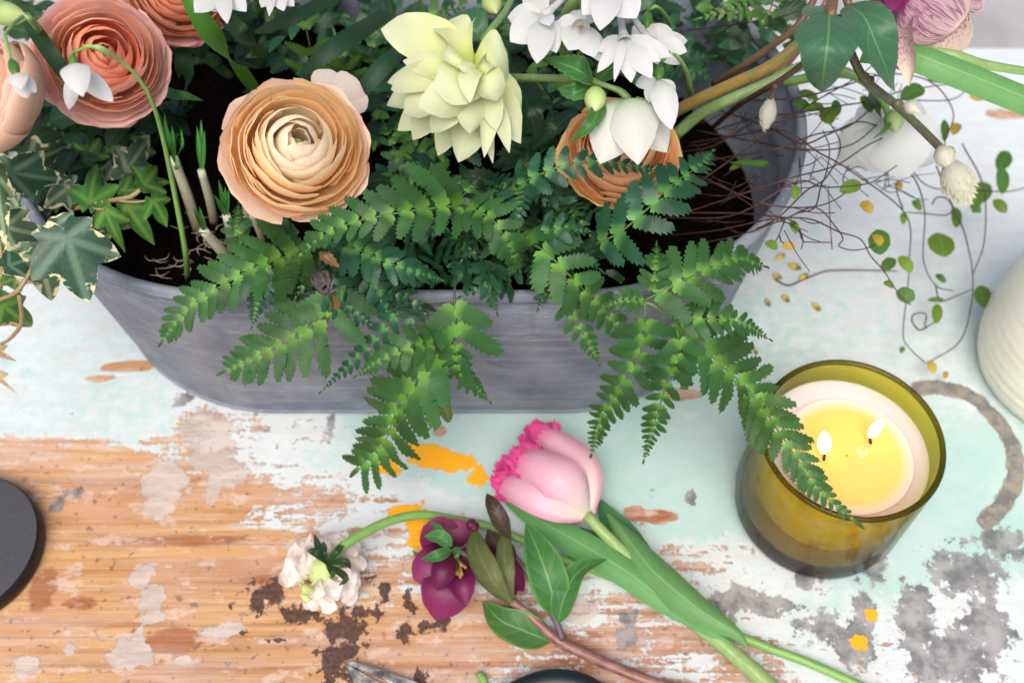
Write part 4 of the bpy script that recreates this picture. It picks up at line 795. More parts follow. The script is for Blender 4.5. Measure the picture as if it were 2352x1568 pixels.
for base, tip, w_, lb, cu, ro in [((205, 466, .175), (222, 362, .165), 120, ((-60, .9), (0, 1), (60, .9)), .1, 0), ((350, 459, .178), (392, 520, .165), 100, L3, .2, -.5), ((241, 480, .176), (284, 592, .15), 84, L3, .2, .3), ((290, 470, .172), (356, 572, .148), 110, L3, .2, .2), ((330, 424, .168), (372, 372, .158), 110, L3, .15, .4), ((190, 462, .168), (208, 494, .15), 70, L3, .3, 0), ((285, 440, .165), (300, 396, .16), 90, L3, .1, 0), ((330, 420, .16), (398, 418, .15), 60, L3, .1, .2), ((200, 360, .158), (232, 310, .155), 90, L3, .1, 0), ((260, 350, .15), (330, 300, .15), 80, L3, .1, 0), ((320, 345, .15), (360, 350, .145), 90, L3, .1, 0)]:
    ivy_leaf('leaf', 'ivy', t, base, tip, w_, lb, cu, ro, sharp=1.25)
for i in range(16):
    x, y = random.uniform(60, 330), random.uniform(330, 470); a_ = random.uniform(0, 6.28)
    ivy_leaf('leaf', random.choice(['ivy', 'ivyvar', 'ivyvarpale', 'ivyvar']), t, (x, y, .148), (x + 62 * math.cos(a_), y + 46 * math.sin(a_) + 14, .138), random.uniform(60, 96), L3, .2, random.uniform(-.4, .4), sharp=1.2, dep=.62, minr=.3)
for i in range(26):
    x, y = random.choice([(random.uniform(270, 470), random.uniform(225, 330)), (random.uniform(90, 300), random.uniform(255, 350))]); a_ = random.uniform(0, 6.28)
    leafobj('leaf', M['dark' if i % 3 else 'hell'], t, DD((x, y, .135), (x + 30 * math.cos(a_), y + 20 * math.sin(a_), .15), (x + 62 * math.cos(a_), y + 40 * math.sin(a_) + 8, .142)), px((x, y, .14), random.uniform(18, 34)), shape='lance', cup=.3)
tubeobj('stem', M['ivystem'], t, DD((170, 478, .16), (215, 470, .172), (260, 460, .176), (300, 452, .18), (322, 436, .184)), [.0016, .0012], n=6, steps=14)
tubeobj('petiole', M['ivystem'], t, DD((262, 460, .176), (310, 464, .179), (350, 459, .178)), [.0007, .0007], n=5)
tubeobj('petiole', M['ivystem'], t, DD((200, 472, .172), (222, 480, .176), (241, 480, .176)), [.0007, .0007], n=5)
t = thing('ivy', 'variegated ivy with cream edged leaves trailing over the left rim', 'ivy', D((80, 560, .14)))
for base, tip, w_, lb, cu, ro, mt in [((152, 546, .205), (203, 698, .182), 186, L5, .14, 0, 'ivyvar'), ((22, 396, .19), (172, 424, .17), 110, L5, .15, .5, 'ivyvar'), ((10, 520, .18), (116, 552, .17), 110, L3, .2, .6, 'ivyvarpale'), ((95, 600, .165), (118, 706, .14), 120, L5, .2, 0, 'ivyvarpale'), ((20, 610, .17), (84, 585, .165), 80, L3, .2, 0, 'ivyvar'), ((128, 520, .172), (202, 540, .17), 76, L3, .25, .4, 'ivyvar'), ((290, 392, .16), (358, 296, .16), 90, L3, .2, .3, 'ivyvarpale'), ((60, 372, .165), (176, 336, .16), 90, L3, .2, .5, 'ivyvarpale'), ((-10, 400, .2), (4, 530, .2), 60, ((0, 1.), (-50, .6), (50, .6)), .2, 0, 'ivyvarpale'), ((160, 430, .165), (85, 478, .155), 90, L3, .2, 0, 'ivyvarpale'), ((100, 440, .15), (165, 470, .14), 100, L5, .15, 0, 'ivyvar'), ((250, 500, .135), (190, 530, .13), 80, L3, .2, 0, 'ivyvarpale'), ((235, 505, .13), (312, 515, .125), 60, L3, .2, 0, 'ivyvarpale'), ((20, 445, .15), (60, 500, .145), 100, L5, .15, 0, 'ivyvarpale'), ((30, 640, .15), (40, 690, .13), 60, L3, .2, 0, 'ivy'), ((5, 700, .14), (88, 768, .11), 90, ((0, 1.), (-60, .62), (60, .62)), .2, .2, 'ivy'), ((60, 560, .15), (140, 640, .14), 120, L5, .1, 0, 'ivyvar'), ((10, 560, .14), (30, 650, .13), 110, L5, .1, 0, 'ivyvar')]:
    ivy_leaf('leaf', mt, t, base, tip, w_ * 1.08, lb, cu * 1.3, ro, sharp=1.1, dep=.58, minr=.34)
for base, tip, w_ in [((-20, 800, .11), (48, 845, .09), 50), ((-20, 850, .1), (42, 920, .08), 40), ((70, 470, .15), (95, 525, .145), 40)]: ivy_leaf('dry_leaf', 'ivydry', t, base, tip, w_, L3, .3, .4)
for pts in [[(86, 596, .165), (60, 640, .162), (38, 670, .158), (0, 688, .15), (-40, 700, .14)], [(44, 676, .155), (50, 720, .14), (46, 750, .13), (20, 780, .11), (0, 790, .1)], [(-10, 745, .12), (30, 742, .125), (48, 750, .128)], [(152, 546, .203), (120, 560, .185), (86, 596, .165)], [(0, 560, .16), (6, 620, .15), (-5, 700, .13)]]:
    tubeobj('stem', M['ivystem'], t, DD(*pts), [.0013, .001], n=6, steps=14)
# ------------------------------------------------------------------ bulb shoots in the soil
for i, (lab, bot, top, w_, tips) in enumerate([
    ('tall papery bulb shoot nearest the snowdrop stem', (456, 532, .11), (398, 362, .165), 24, [(395, 330), (405, 335)]),
    ('papery bulb shoot with brown base right of the tall one', (492, 512, .112), (462, 392, .16), 20, [(452, 290), (470, 300), (462, 275)]),
    ('stout pale shoot with three green blades left of the peach bloom', (534, 580, .115), (520, 494, .158), 22, [(490, 446), (502, 412), (517, 428), (526, 432)]),
    ('leaning pale shoot with two green blades close to the rim', (540, 612, .118), (466, 528, .16), 24, [(444, 478), (458, 474), (450, 540)]),
    ('beige bare shoot just under the peach bloom', (606, 562, .115), (577, 494, .142), 15, []),
    ('short thin shoot half hidden under the peach bloom', (566, 520, .112), (556, 432, .14), 15, [(548, 425), (560, 428)]),
    ('grey white shoot directly below the peach bloom', (640, 560, .112), (596, 470, .14), 26, [])]):
    t = thing('bulb_shoot', lab, 'shoot', D(bot), 'bulb shoots in the soil')
    a, b_ = D(bot), D(top); tubeobj('sheath', M['sheath'], t, [a, a.lerp(b_, .5) + Vector((.001, -.001, 0)), b_], [px(bot, w_) * .5, px(bot, w_) * .5, px(bot, w_) * .42], n=10, steps=10)
    for q in tips: leafobj('blade', M['shoottip'], t, [b_ - (b_ - a) * .08, D((q[0], q[1], top[2] + .022))], px(top, 12), shape='lance', cup=.6)
t = thing('shoot_leaf', 'cluster of narrow green blades standing behind the tall papery shoot', 'leaf', D((400, 340, .13)))
for q in [(378, 258), (395, 288), (415, 295), (383, 285), (402, 350)]: leafobj('blade', M['shoottip'], t, DD((404, 366, .15), (q[0] + 4, q[1] + 40, .17), (q[0], q[1], .18)), px((400, 340, .16), 11), shape='lance', cup=.5)
rm = MB()
for i in range(46):
    x, y = random.choice([(450, 580), (470, 545), (600, 600), (420, 610), (560, 560)]); x += random.gauss(0, 26); y += random.gauss(0, 18); a = random.uniform(0, 6.28); l = random.uniform(12, 34)
    tube(rm, DD((x, y, .117), (x + l * math.cos(a), y + l * .5 * math.sin(a), .121), (x + 1.8 * l * math.cos(a + .5), y + l * math.sin(a + .5), .116)), .00028, n=4, steps=6)
tag(rm.obj('root_threads', M['rooty'], None), 'fine white root threads lying on the dark soil', 'roots', kind='stuff')
# ------------------------------------------------------------------ seed head
t = thing('seed_head', 'dry grey papery seed head between the front fern fronds', 'seed head', D((750, 650, .18)))
M['drygrey'] = plain('dry grey husk', (.15, .13, .12), (.06, .05, .05), .8, 300)
for q in [(722, 628, 22), (740, 622, 26), (760, 630, 24), (776, 656, 22), (735, 650, 24), (766, 672, 20)]: leafobj('husk', M['drygrey'], t, DD((748, 674, .19), ((q[0] + 748) / 2 - 3, (q[1] + 674) / 2, .205), (q[0], q[1], .196)), px((750, 650, .19), q[2] + 8), shape='petal', cup=.8)
tubeobj('stalk', M['rachis'], t, DD((748, 674, .19), (762, 700, -.3), (745, 740, -.303)), [.0012, .001], n=6)
leafobj('husk', M['drybrown'], t, DD((764, 678, .186), (770, 696, .18), (772, 712, .175)), px((750, 650, .19), 22), shape='petal', cup=.7)
# ------------------------------------------------------------------ undergrowth inside the planter
def scatter(name, lab, mat, zones, n, size, zr, shape, teeth=0):
    mb = MB()
    for _ in range(n):
        x0, y0, x1, y1 = random.choice(zones); x, y = random.uniform(x0, x1), random.uniform(y0, y1); z = random.uniform(*zr)
        p = P(x, y, z); a = random.uniform(0, 6.283); l = random.uniform(*size) * mpp(p)
        d = Vector((math.cos(a), math.sin(a), random.uniform(-.5, .5))); nn = (nrm(p, .5) + Vector((random.uniform(-.6, .6), random.uniform(-.6, .6), 0))).normalized()
        leaf(mb, [p - d * l * .5, p + UP * l * .12, p + d * l * .5], l * random.uniform(.36, .6), n=nn, shape=shape, cup=random.uniform(-.3, .4), teeth=teeth, nu=8, nv=2, tsz=.14)
    return tag(mb.obj(name, M[mat], None), lab, 'foliage', kind='stuff')
TOPZ = [(590, -60, 900, 330), (860, 0, 1200, 480), (1150, 0, 1560, 220), (1170, 180, 1350, 480), (1480, -60, 1830, 150)]
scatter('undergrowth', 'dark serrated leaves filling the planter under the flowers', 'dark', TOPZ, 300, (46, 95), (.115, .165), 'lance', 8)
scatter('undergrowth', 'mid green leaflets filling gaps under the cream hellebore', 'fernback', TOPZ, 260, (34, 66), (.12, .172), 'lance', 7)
scatter('undergrowth', 'small bright green leaflets among the dark foliage', 'fernlight', [(590, -60, 1200, 120), (860, 250, 1010, 420), (1180, 40, 1320, 260), (1600, -60, 1830, 40)], 90, (26, 50), (.15, .185), 'lance', 6)
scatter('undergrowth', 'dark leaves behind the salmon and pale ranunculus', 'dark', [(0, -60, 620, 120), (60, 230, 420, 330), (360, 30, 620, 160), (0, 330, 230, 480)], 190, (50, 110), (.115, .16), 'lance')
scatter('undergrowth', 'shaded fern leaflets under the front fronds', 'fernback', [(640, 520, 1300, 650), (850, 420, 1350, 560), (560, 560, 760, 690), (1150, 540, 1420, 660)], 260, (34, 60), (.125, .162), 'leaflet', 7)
# glossy broad leaves behind the cream hellebore
t = thing('hellebore_leaf', 'glossy dark leaf with pale veins right of the cream hellebore bud', 'leaf', D((1070, 60, .17)))
leafobj('blade', M['heart'], t, DD((1110, 95, .2), (1080, 60, .205), (1035, 40, .195)), px((1080, 60, .2), 90), shape='ovate', cup=.3, teeth=10, tsz=.08)
t = thing('hellebore_leaf', 'dark plain leaf hanging just right of the cream hellebore', 'leaf', D((1210, 260, .17)))
leafobj('blade', M['dark'], t, DD((1190, 190, .19), (1215, 250, .195), (1235, 320, .18)), px((1210, 260, .19), 84), shape='ovate', cup=.25, teeth=10, tsz=.07)
leafobj('blade', M['dark'], t, DD((1330, 250, .18), (1280, 290, .185), (1222, 345, .17)), px((1210, 260, .19), 40), shape='ovate', cup=.25, teeth=10, tsz=.09)
t = thing('green_bud', 'striped green flower bud in the top left corner', 'bud', D((20, 30, .29)))
blobobj('bud', M['budgreen'], t, D((-40, 22, .29)), D((68, 42, .288)), px((20, 30, .29), 56), n=14)
tubeobj('stem', M['stemgreen'], t, DD((66, 42, .288), (90, 70, .26), (130, 160, .15)), [.0016, .002], n=6)
# ------------------------------------------------------------------ creeping wire vine
vine = thing('wire_vine', 'tangled wire vine of thin dark stems trailing over the right rim', 'vine', D((1700, 420, .14)))
VP = [[(1480, 470, .13), (1560, 487, .138), (1700, 490, .152), (1799, 499, .163), (1864, 504, .16), (1926, 532, .15), (1976, 549, .14), (1999, 587, .13), (2029, 621, .12), (2059, 667, .105), (2080, 692, .095), (2092, 699, .09)],
      [(1500, 415, .135), (1600, 405, .15), (1660, 430, .158), (1764, 470, .168), (1874, 474, .16), (1939, 444, .15), (1936, 410, .15), (1950, 380, .14)],
      [(1530, 500, .13), (1650, 500, .145), (1720, 480, .158), (1831, 417, .172), (1894, 430, .168), (1981, 424, .16), (2014, 412, .155), (2060, 380, .14)],
      [(1600, 560, .13), (1700, 540, .15), (1804, 502, .166), (1830, 490, .166), (1871, 477, .165), (1885, 430, .165), (1899, 392, .16), (1905, 340, .15), (1890, 300, .14)],
      [(1804, 502, .165), (1874, 477, .163), (1924, 527, .155), (1936, 550, .15), (1926, 564, .148), (1954, 574, .14), (1990, 570, .135), (2020, 556, .13)],
      [(1540, 540, .12), (1640, 530, .14), (1804, 502, .164), (1844, 552, .15), (1860, 556, .148), (1909, 557, .14)],
      [(1804, 502, .165), (1797, 520, .163), (1789, 540, .16), (1780, 556, .157)], [(1790, 540, .16), (1795, 555, .157), (1806, 560, .155)],
      [(1560, 440, .13), (1640, 420, .15), (1700, 455, .158), (1770, 500, .166), (1830, 520, .16), (1844, 552, .15), (1840, 572, .145)],
      [(1500, 510, .12), (1600, 480, .14), (1720, 440, .16), (1830, 405, .172), (1920, 380, .16), (2000, 330, .14), (2080, 300, .12), (2150, 300, .1)],
      [(1560, 380, .12), (1680, 360, .15), (1790, 340, .172), (1870, 310, .165), (1950, 290, .15), (2040, 220, .14), (2130, 200, .12), (2220, 190, .1)],
      [(1580, 330, .12), (1700, 310, .15), (1800, 300, .172), (1880, 350, .165), (1950, 390, .15), (2080, 492, .08), (2089, 592, .04), (2084, 667, .03), (2074, 767, .022), (2089, 799, .02), (2126, 834, .015)],
      [(1640, 300, .12), (1740, 270, .15), (1830, 260, .17), (1950, 240, .15), (2060, 230, .12), (2180, 230, .1), (2230, 200, .09)],
      [(1620, 220, .14), (1720, 230, .16), (1830, 225, .175), (1930, 200, .16), (2040, 170, .14), (2140, 190, .12), (2190, 260, .1), (2170, 330, .09), (2190, 380, .08), (2230, 430, .06), (2310, 440, .05), (2360, 430, .04)],
      [(2080, 380, .1), (2110, 430, .08), (2124, 492, .06), (2121, 597, .04), (2149, 655, .03), (2190, 668, .02)],
      [(2150, 380, .09), (2186, 467, .07), (2209, 517, .06), (2221, 555, .05), (2234, 627, .035), (2231, 700, .025), (2204, 784, .015), (2130, 834, .012)],
      [(2210, 330, .08), (2259, 430, .06), (2261, 552, .04), (2236, 627, .033)], [(2129, 752, .02), (2110, 757, .02), (2094, 735, .02), (2103, 720, .02), (2127, 722, .02), (2125, 750, .02), (2150, 738, .02)],
      [(2141, 470, .06), (2150, 455, .062), (2172, 455, .064), (2188, 478, .062), (2172, 494, .06), (2120, 490, .058), (2080, 488, .06)],
      [(2149, 655, .03), (2160, 690, .022), (2200, 678, .022), (2232, 664, .03)], [(2074, 480, .08), (2060, 440, .085), (2065, 420, .086)],
      [(1780, 640, .003), (1810, 655, .003), (1850, 640, .003), (1900, 622, .003), (1970, 620, .003), (2060, 622, .003)],
      [(1640, 250, .13), (1760, 290, .16), (1840, 330, .17), (1900, 310, .165), (1980, 280, .15), (2050, 320, .11), (2120, 420, .08), (2200, 440, .05)],
      [(1700, 540, .14), (1780, 505, .165), (1850, 440, .17), (1900, 405, .165), (1930, 330, .15), (1890, 262, .14), (1870, 230, .14)],
      [(1600, 300, .125), (1760, 330, .155), (1845, 345, .172), (1960, 330, .15), (2050, 250, .12)], [(1520, 480, .12), (1660, 380, .145), (1790, 290, .17), (1860, 240, .172), (1980, 170, .16), (2040, 110, .15)],
      [(1620, 100, .17), (1680, 60, .19), (1720, 50, .2), (1660, 20, .21), (1650, 0, .2)], [(1580, 70, .16), (1700, 55, .19), (1790, 40, .2), (1850, 20, .21)], [(1560, 350, .12), (1650, 330, .14), (1760, 250, .16)]]
for i, pts in enumerate(VP): tubeobj('stem', M['twig'], vine, DD(*pts), [px(pts[0], 4.0) / 2, px(pts[-1], 2.8) / 2], n=5, steps=8 * len(pts))
tm_ = MB()
for i in range(38):
    x, y = random.uniform(1540, 1840), random.uniform(240, 530); z = .12 + .05 * (x - 1540) / 300; a = random.choice([random.gauss(-.25, .35), random.gauss(.35, .4)]); l = random.uniform(40, 130)
    tube(tm_, DD((x, y, z), (x + l * .5 * math.cos(a), y + l * .5 * math.sin(a) + 6, z + .008), (x + l * math.cos(a), y + l * math.sin(a), z + .002)), .0003, n=4, steps=8)
for i in range(44):
    x, y = random.uniform(1830, 2080), random.uniform(160, 450); z = .15 - .07 * (x - 1830) / 250; a = random.choice([random.gauss(-.35, .5), random.gauss(.5, .5)]); l = random.uniform(40, 150)
    tube(tm_, DD((x, y, z), (x + l * .5 * math.cos(a), y + l * .5 * math.sin(a) + random.uniform(-12, 12), z + .006), (x + l * math.cos(a), y + l * math.sin(a), z - .006)), .00032, n=4, steps=10)
tag(tm_.obj('twig_tangle', M['twig'], vine), kind='stuff')
VL = [(1954, 431, 54, 30, 'vineleaf', .15), (1826, 442, 32, 20, 'vineleaf', .17), (1823, 522, 32, 18, 'vineleaf', .16), (1771, 564, 32, 24, 'vineleaf', .16), (1811, 567, 30, 18, 'vineyellow', .158), (1989, 477, 34, 24, 'vineyellow', .13), (2063, 428, 20, 14, 'vineyellow', .09), (2105, 472, 30, 16, 'vineleaf', .07), (2074, 502, 28, 14, 'vineleaf', .075), (2014, 552, 30, 26, 'vineyellow', .14), (2018, 556, 58, 46, 'vinedark', .12), (2161, 562, 58, 56, 'vineleaf', .05), (2041, 607, 40, 26, 'vinedark', .1), (2079, 607, 46, 26, 'vineleaf', .095), (2079, 680, 46, 34, 'vinedark', .08), (2151, 720, 46, 22, 'vineleaf', .022), (2256, 682, 54, 34, 'vinedark', .03), (2196, 500, 46, 22, 'vinedark', .06), (2301, 415, 62, 28, 'vinedark', .06), (2296, 474, 42, 24, 'vineleaf', .05), (2254, 442, 48, 40, 'vinedark', .05), (2240, 470, 40, 22, 'vineleaf', .05), (2139, 842, 32, 20, 'vineyellow', .015), (2171, 861, 18, 12, 'vineyellow', .01), (2071, 803, 16, 12, 'vineleaf', .02), (1899, 267, 42, 34, 'vineleaf', .15), (1856, 220, 50, 20, 'vineleaf', .16), (1870, 250, 46, 20, 'vineleaf', .16), (2246, 220, 40, 30, 'vineyellow', .09), (2194, 297, 30, 22, 'vineyellow', .09), (2304, 370, 50, 34, 'vinedark', .05), (2169, 300, 50, 18, 'vinedark', .09), (1700, 378, 54, 18, 'vineleaf', .15), (1840, 240, 40, 22, 'vinedark', .16), (1920, 250, 40, 24, 'vinedark', .14), (2150, 180, 46, 26, 'vinedark', .12), (2180, 350, 30, 20, 'vinedark', .08), (2200, 175, 40, 22, 'vineyellow', .1), (2150, 690, 40, 12, 'vinedark', .022), (2160, 640, 30, 14, 'vinedark', .03), (2040, 655, 26, 16, 'vineleaf', .1), (2030, 235, 50, 30, 'vinedark', .14), (2095, 215, 60, 36, 'vinedark', .14), (1990, 240, 44, 26, 'vinedark', .14), (2240, 480, 30, 18, 'vinedark', .05)]
for x, y, l, w_, mt, z in VL:
    a = random.uniform(0, 6.28) if abs(l - w_) < 22 else (math.pi / 2 if l > 40 and w_ < 30 and x > 2120 else random.uniform(-.5, .5)); p = P(x, y, z)
    dv = Vector((math.cos(a), math.sin(a) * .8, -math.sin(a) * .0)) if True else None
    e0, e1 = P(x - math.cos(a) * l / 2, y - math.sin(a) * l / 2, z), P(x + math.cos(a) * l / 2, y + math.sin(a) * l / 2, z)
    leafobj('leaf', M[mt], vine, [e0, (e0 + e1) / 2 + UP * .0012, e1], w_ * mpp(p) * 1.05, n=(nrm(p, .4) + Vector((random.uniform(-.3, .3), random.uniform(-.3, .3), 0))).normalized(), shape='round', cup=random.uniform(-.2, .35), nu=10)
leafobj('leaf', M['fernlight'], vine, DD((1735, 382, .16), (1765, 378, .165), (1675, 374, .15)), px((1700, 378, .15), 16), shape='lance')
# ------------------------------------------------------------------ fallen yellow buds
M['budyellow'] = petalmat('fallen bud', [(0, (.10, .06, .05)), (.35, (.2, .15, .05)), (.55, (.62, .46, .04)), (1, (.7, .55, .08))], trans=.1)
for (x, y, a, sc, lab) in [(1793, 589, -.5, 1.1, 'fallen yellow bud nearest the planter rim'), (1826, 612, .45, 1.3, 'largest fallen bud, yellow with a dark tail, mid cluster'), (1786, 634, .6, 1.0, 'brownest fallen bud, left of the cluster'), (1846, 636, -.7, 1.2, 'fallen bud with a bright round yellow head'), (1764, 694, 1.3, 1.0, 'fallen bud under the tip of the fern branch'), (1805, 685, 1.0, 1.1, 'plump orange yellow fallen bud standing alone'), (1876, 704, 1.0, 1.1, 'fallen bud farthest right on the white paint'), (1736, 806, 1.4, .8, 'brown fallen bud above the candle')]:
    p = P(x, y, .0022); l = 13 * sc * mpp(p); d = Vector((math.cos(a), -math.sin(a), 0))
    b = MB(); blob(b, p + d * l, p - d * l, 12 * sc * mpp(p), n=8, nz=8, pw=.45); tag(b.obj('fallen_bud', M['budyellow'], None), lab, 'bud', 'fallen buds on the table')
# ------------------------------------------------------------------ candle in a glass
cb = P(1868, 1163, 0); GR, GH = .0500, .0885
candle = thing('candle', 'lit two wick candle in an olive yellow glass on the mint paint', 'candle', cb)
def glassmat(name, clear, deep, pw=2.0):
    s = NT(name); lw = s.n('LayerWeight'); lw.inputs[0].default_value = .5
    tr = s.n('BsdfTransparent'); s.set(tr.inputs[0], s.mix(s.math('POWER', lw.outputs['Facing'], pw), clear, deep))
    gl = s.n('BsdfGlossy'); gl.inputs['Roughness'].default_value = .02; fr = s.n('Fresnel'); fr.inputs[0].default_value = 1.45
    mx = s.n('MixShader'); s.set(mx.inputs[0], s.math('MULTIPLY', fr.outputs[0], .55)); s.t.links.new(tr.outputs[0], mx.inputs[1]); s.t.links.new(gl.outputs[0], mx.inputs[2])
    s.t.links.new(mx.outputs[0], s.out.inputs[0]); return s.m
M['glass'] = glassmat('olive yellow glass', (.985, .935, .32), (.60, .50, .03), 2.3)
M['glassdark'] = glassmat('thick glass edge', (.30, .26, .06), (.02, .02, .01), 1.0)
CBM = Matrix.Translation(cb + UP * .0006)
b = MB(); lathe(b, [(GR - .0012, .010), (GR, .014), (GR, GH - .002)], CBM, 72); lathe(b, [(GR - .0034, GH - .002), (GR - .0036, .016), (GR - .006, .0125), (.0005, .012)], CBM, 72); b.obj('glass', M['glass'], candle)
b = MB(); lathe(b, [(GR, GH - .002), (GR - .0006, GH - .0004), (GR - .0016, GH), (GR - .0028, GH - .0005), (GR - .0034, GH - .002)], CBM, 72); b.obj('glass_rim', M['glassdark'], candle)
b = MB(); lathe(b, [(.0005, .0), (GR - .012, .0), (GR - .004, .0012), (GR - .0018, .004), (GR - .0012, .010)], CBM, 72); b.obj('glass_base', M['glassdark'], candle)
s = NT('candle wax'); po = s.n('TexCoord').outputs['Object']
M['wax'] = s.surf((.84, .59, .53), .45, .4, None, .0, Subsurface_Weight=.85, Subsurface_Radius=(.05, .035, .02), Subsurface_Scale=1.0)
WR, WZ = GR - .0041, .0705
b = MB(); lathe(b, [(.0005, .0135), (WR - .004, .0135), (WR, .017), (WR, WZ + .0016), (WR - .0008, WZ + .0012), (WR - .004, WZ), (.033, WZ - .0004), (.031, WZ - .003), (.0005, WZ - .003)], Matrix.Translation(cb), 72); b.obj('wax', M['wax'], candle)
s = NT('melted wax'); uvv, u, v_ = s.uv(); M['melt'] = s.surf(s.ramp(u, [(0, (.86, .50, .12)), (.80, (.86, .50, .13)), (.87, (.84, .54, .28)), (1, (.84, .59, .53))]), .04, .5, None, .0, Coat_Weight=.6, Coat_Roughness=.02)
b = MB(); lathe(b, [(.0005 + .0355 * q / 16, WZ + .0004 - .0010 * (1 - (q / 16) ** 4)) for q in range(17)], Matrix.Translation(cb + Vector((.0015, -.002, 0))), 56); b.obj('melted_pool', M['melt'], candle)
s = NT('flame'); uvv, u, v_ = s.uv(); em = s.n('Emission'); s.set(em.inputs[0], s.ramp(u, [(0, (1, .45, .10)), (.25, (1, .80, .42)), (.7, (1, .90, .62)), (1, (1, .72, .3))])); em.inputs[1].default_value = 8
lw = s.n('LayerWeight'); lw.inputs[0].default_value = .35; s.set(em.inputs[0], s.mix(s.ss(lw.outputs['Facing'], .35, .95), s.ramp(u, [(0, (1, .45, .10)), (.25, (1, .82, .5)), (.7, (1, .92, .7)), (1, (1, .8, .4))]), (.5, .22, .04)))
s.t.links.new(em.outputs[0], s.out.inputs[0]); M['flame'] = s.m
M['wick'] = plain('burnt wick', (.03, .02, .015), rough=.9)
for (bx, by), (tx, ty), (wx, wy), w_ in [((1893, 1042), (1894, 988), (1892, 1056), 31), ((1995, 1004), (2030, 962), (2000, 1018), 25)]:
    z0 = WZ + .003; a = P(wx, wy, WZ - .001); m0 = P(bx, by, z0 + .003); m1 = P(tx, ty, z0 + .017)
    tubeobj('wick', M['wick'], candle, [a, m0 + UP * .002], [.0009, .0007], n=7)
    blobobj('flame', M['flame'], candle, m0, m1, w_ * mpp(m0), n=14, nz=12, pw=.42, tip=.8)
# ------------------------------------------------------------------ cream pot and dark disc
s = NT('cream glaze'); po = s.pos(); M['creamglaze'] = s.surf(s.mix(s.ss(s.noise(po, 30, 4), .4, .7), (.86, .85, .72), (.82, .81, .68)), .35, .5, s.bump(s.noise(s.scale(po, (1, 1, 120)), 1, 2), .1, .001))
pc = P(2440, 850, 0)
pot = thing('cream_pot', 'rounded cream glazed pot cut off by the right edge', 'pot', pc)
b = MB(); prof = [(.0005, .001), (.050, .001), (.056, .004), (.0600, .016), (.0625, .034), (.0625, .056), (.0605, .078), (.057, .098), (.053, .112), (.050, .119), (.0495, .122), (.051, .126), (.0505, .128), (.047, .125), (.0465, .1), (.0005, .08)]
lathe(b, [(r + (.0005 * math.sin(z * 700) if .01 < z < .075 else 0), z) for r, z in [(float(np.interp(q, range(len(prof)), [a[0] for a in prof])), float(np.interp(q, range(len(prof)), [a[1] for a in prof]))) for q in np.linspace(0, len(prof) - 1, 90)]], Matrix.Translation(pc), 72); b.obj('pot_body', M['creamglaze'], pot)
b = MB(); lathe(b, [(.0508 + .0016 * math.cos(a), .127 + .0016 * math.sin(a)) for a in np.linspace(0, 6.2832, 9)], Matrix.Translation(pc), 56); b.obj('pot_rim', M['creamglaze'], pot)
dc = P(-78, 1272, 0); M['disc'] = plain('matt black metal', (.055, .055, .062), (.045, .045, .05), .42, 500, .05)
M['discshade'] = plain('black disc side shade', (.008, .008, .009), (.006, .006, .007), .4, 300, .05)  # darker black for the side wall, its shade is put into the colour
disc = thing('black_disc', 'matt black round disc lying on the bare wood at the left edge', 'disc', dc)
b = MB(); lathe(b, [(.0005, .0126), (.0435, .0126), (.0452, .0124)], Matrix.Translation(dc), 80); b.obj('top_face', M['disc'], disc)
b = MB(); lathe(b, [(.0452, .0124), (.0462, .0116), (.0464, .0030), (.0458, .001), (.0005, .001)], Matrix.Translation(dc), 80); b.obj('side_wall', M['discshade'], disc)
# ------------------------------------------------------------------ pink fringed tulip lying on the table
tu = thing('tulip', 'pink fringed tulip lying on the table with its green leaves', 'flower', D((1400, 1260, 0)))
TB = (1352, 1182, .022)
def tpet(tip, w_, mid, arch, cup):
    e = D(tip); o = leafobj('petal', M['tulip'], tu, [D(TB), D(mid), e], px(mid, w_), n=nrm(e, .3), shape='tulipp', arch=arch, cup=cup, nu=20, nv=12, wav=.05)
    mw = o.data.vertices; org = WM[o].translation; nv_ = 13; rows = len(mw) // nv_; mb = MB(); rnd = random.Random(int(tip[0]))
    edge = [(mw[(rows - 1) * nv_ + j].co + org, mw[(rows - 3) * nv_ + j].co + org) for j in range(nv_)]
    edge = [(mw[i * nv_].co + org, mw[(i - 2) * nv_ + 2].co + org) for i in range(rows - 4, rows - 1)] + edge + [(mw[i * nv_ + nv_ - 1].co + org, mw[(i - 2) * nv_ + nv_ - 3].co + org) for i in range(rows - 2, rows - 5, -1)]
    for (p0, q0), (p1, q1) in zip(edge[:-1], edge[1:]):
        for _ in range(4):
            tt = rnd.random(); p = p0.lerp(p1, tt); dd_ = (p - q0.lerp(q1, tt)).normalized(); dd_ = (dd_ + Vector((rnd.uniform(-.5, .5), rnd.uniform(-.5, .5), rnd.uniform(-.3, .6)))).normalized()
            l = rnd.uniform(.0035, .0085); leaf(mb, [p - dd_ * l * .5, p + dd_ * l * .5 + UP * rnd.uniform(-.001, .001), p + dd_ * l], l * .42, shape='lance', nu=3, nv=1)
    tag(mb.obj('fringe', M['fringe'], o), kind='stuff')
tpet((1222, 1000, .014), 96, (1310, 1072, .014), .06, -.3)
tpet((1162, 1078, .016), 96, (1262, 1118, .012), .04, .3)
tpet((1236, 988, .026), 84, (1334, 1070, .032), .05, -.6)
tpet((1188, 1046, .038), 112, (1288, 1100, .046), .04, -.6)
tpet((1146, 1104, .026), 84, (1250, 1146, .036), .04, -.5)
tubeobj('stem', M['stempale'], tu, DD((1348, 1182, .022), (1385, 1222, .02), (1426, 1262, .018), (1500, 1335, .016), (1590, 1425, .014), (1660, 1480, .012), (1740, 1550, .011), (1790, 1600, .010)), [px((1400, 1250, .02), 27) / 2, px((1400, 1250, .02), 30) / 2, px((1700, 1500, .01), 44) / 2], n=12, steps=30)
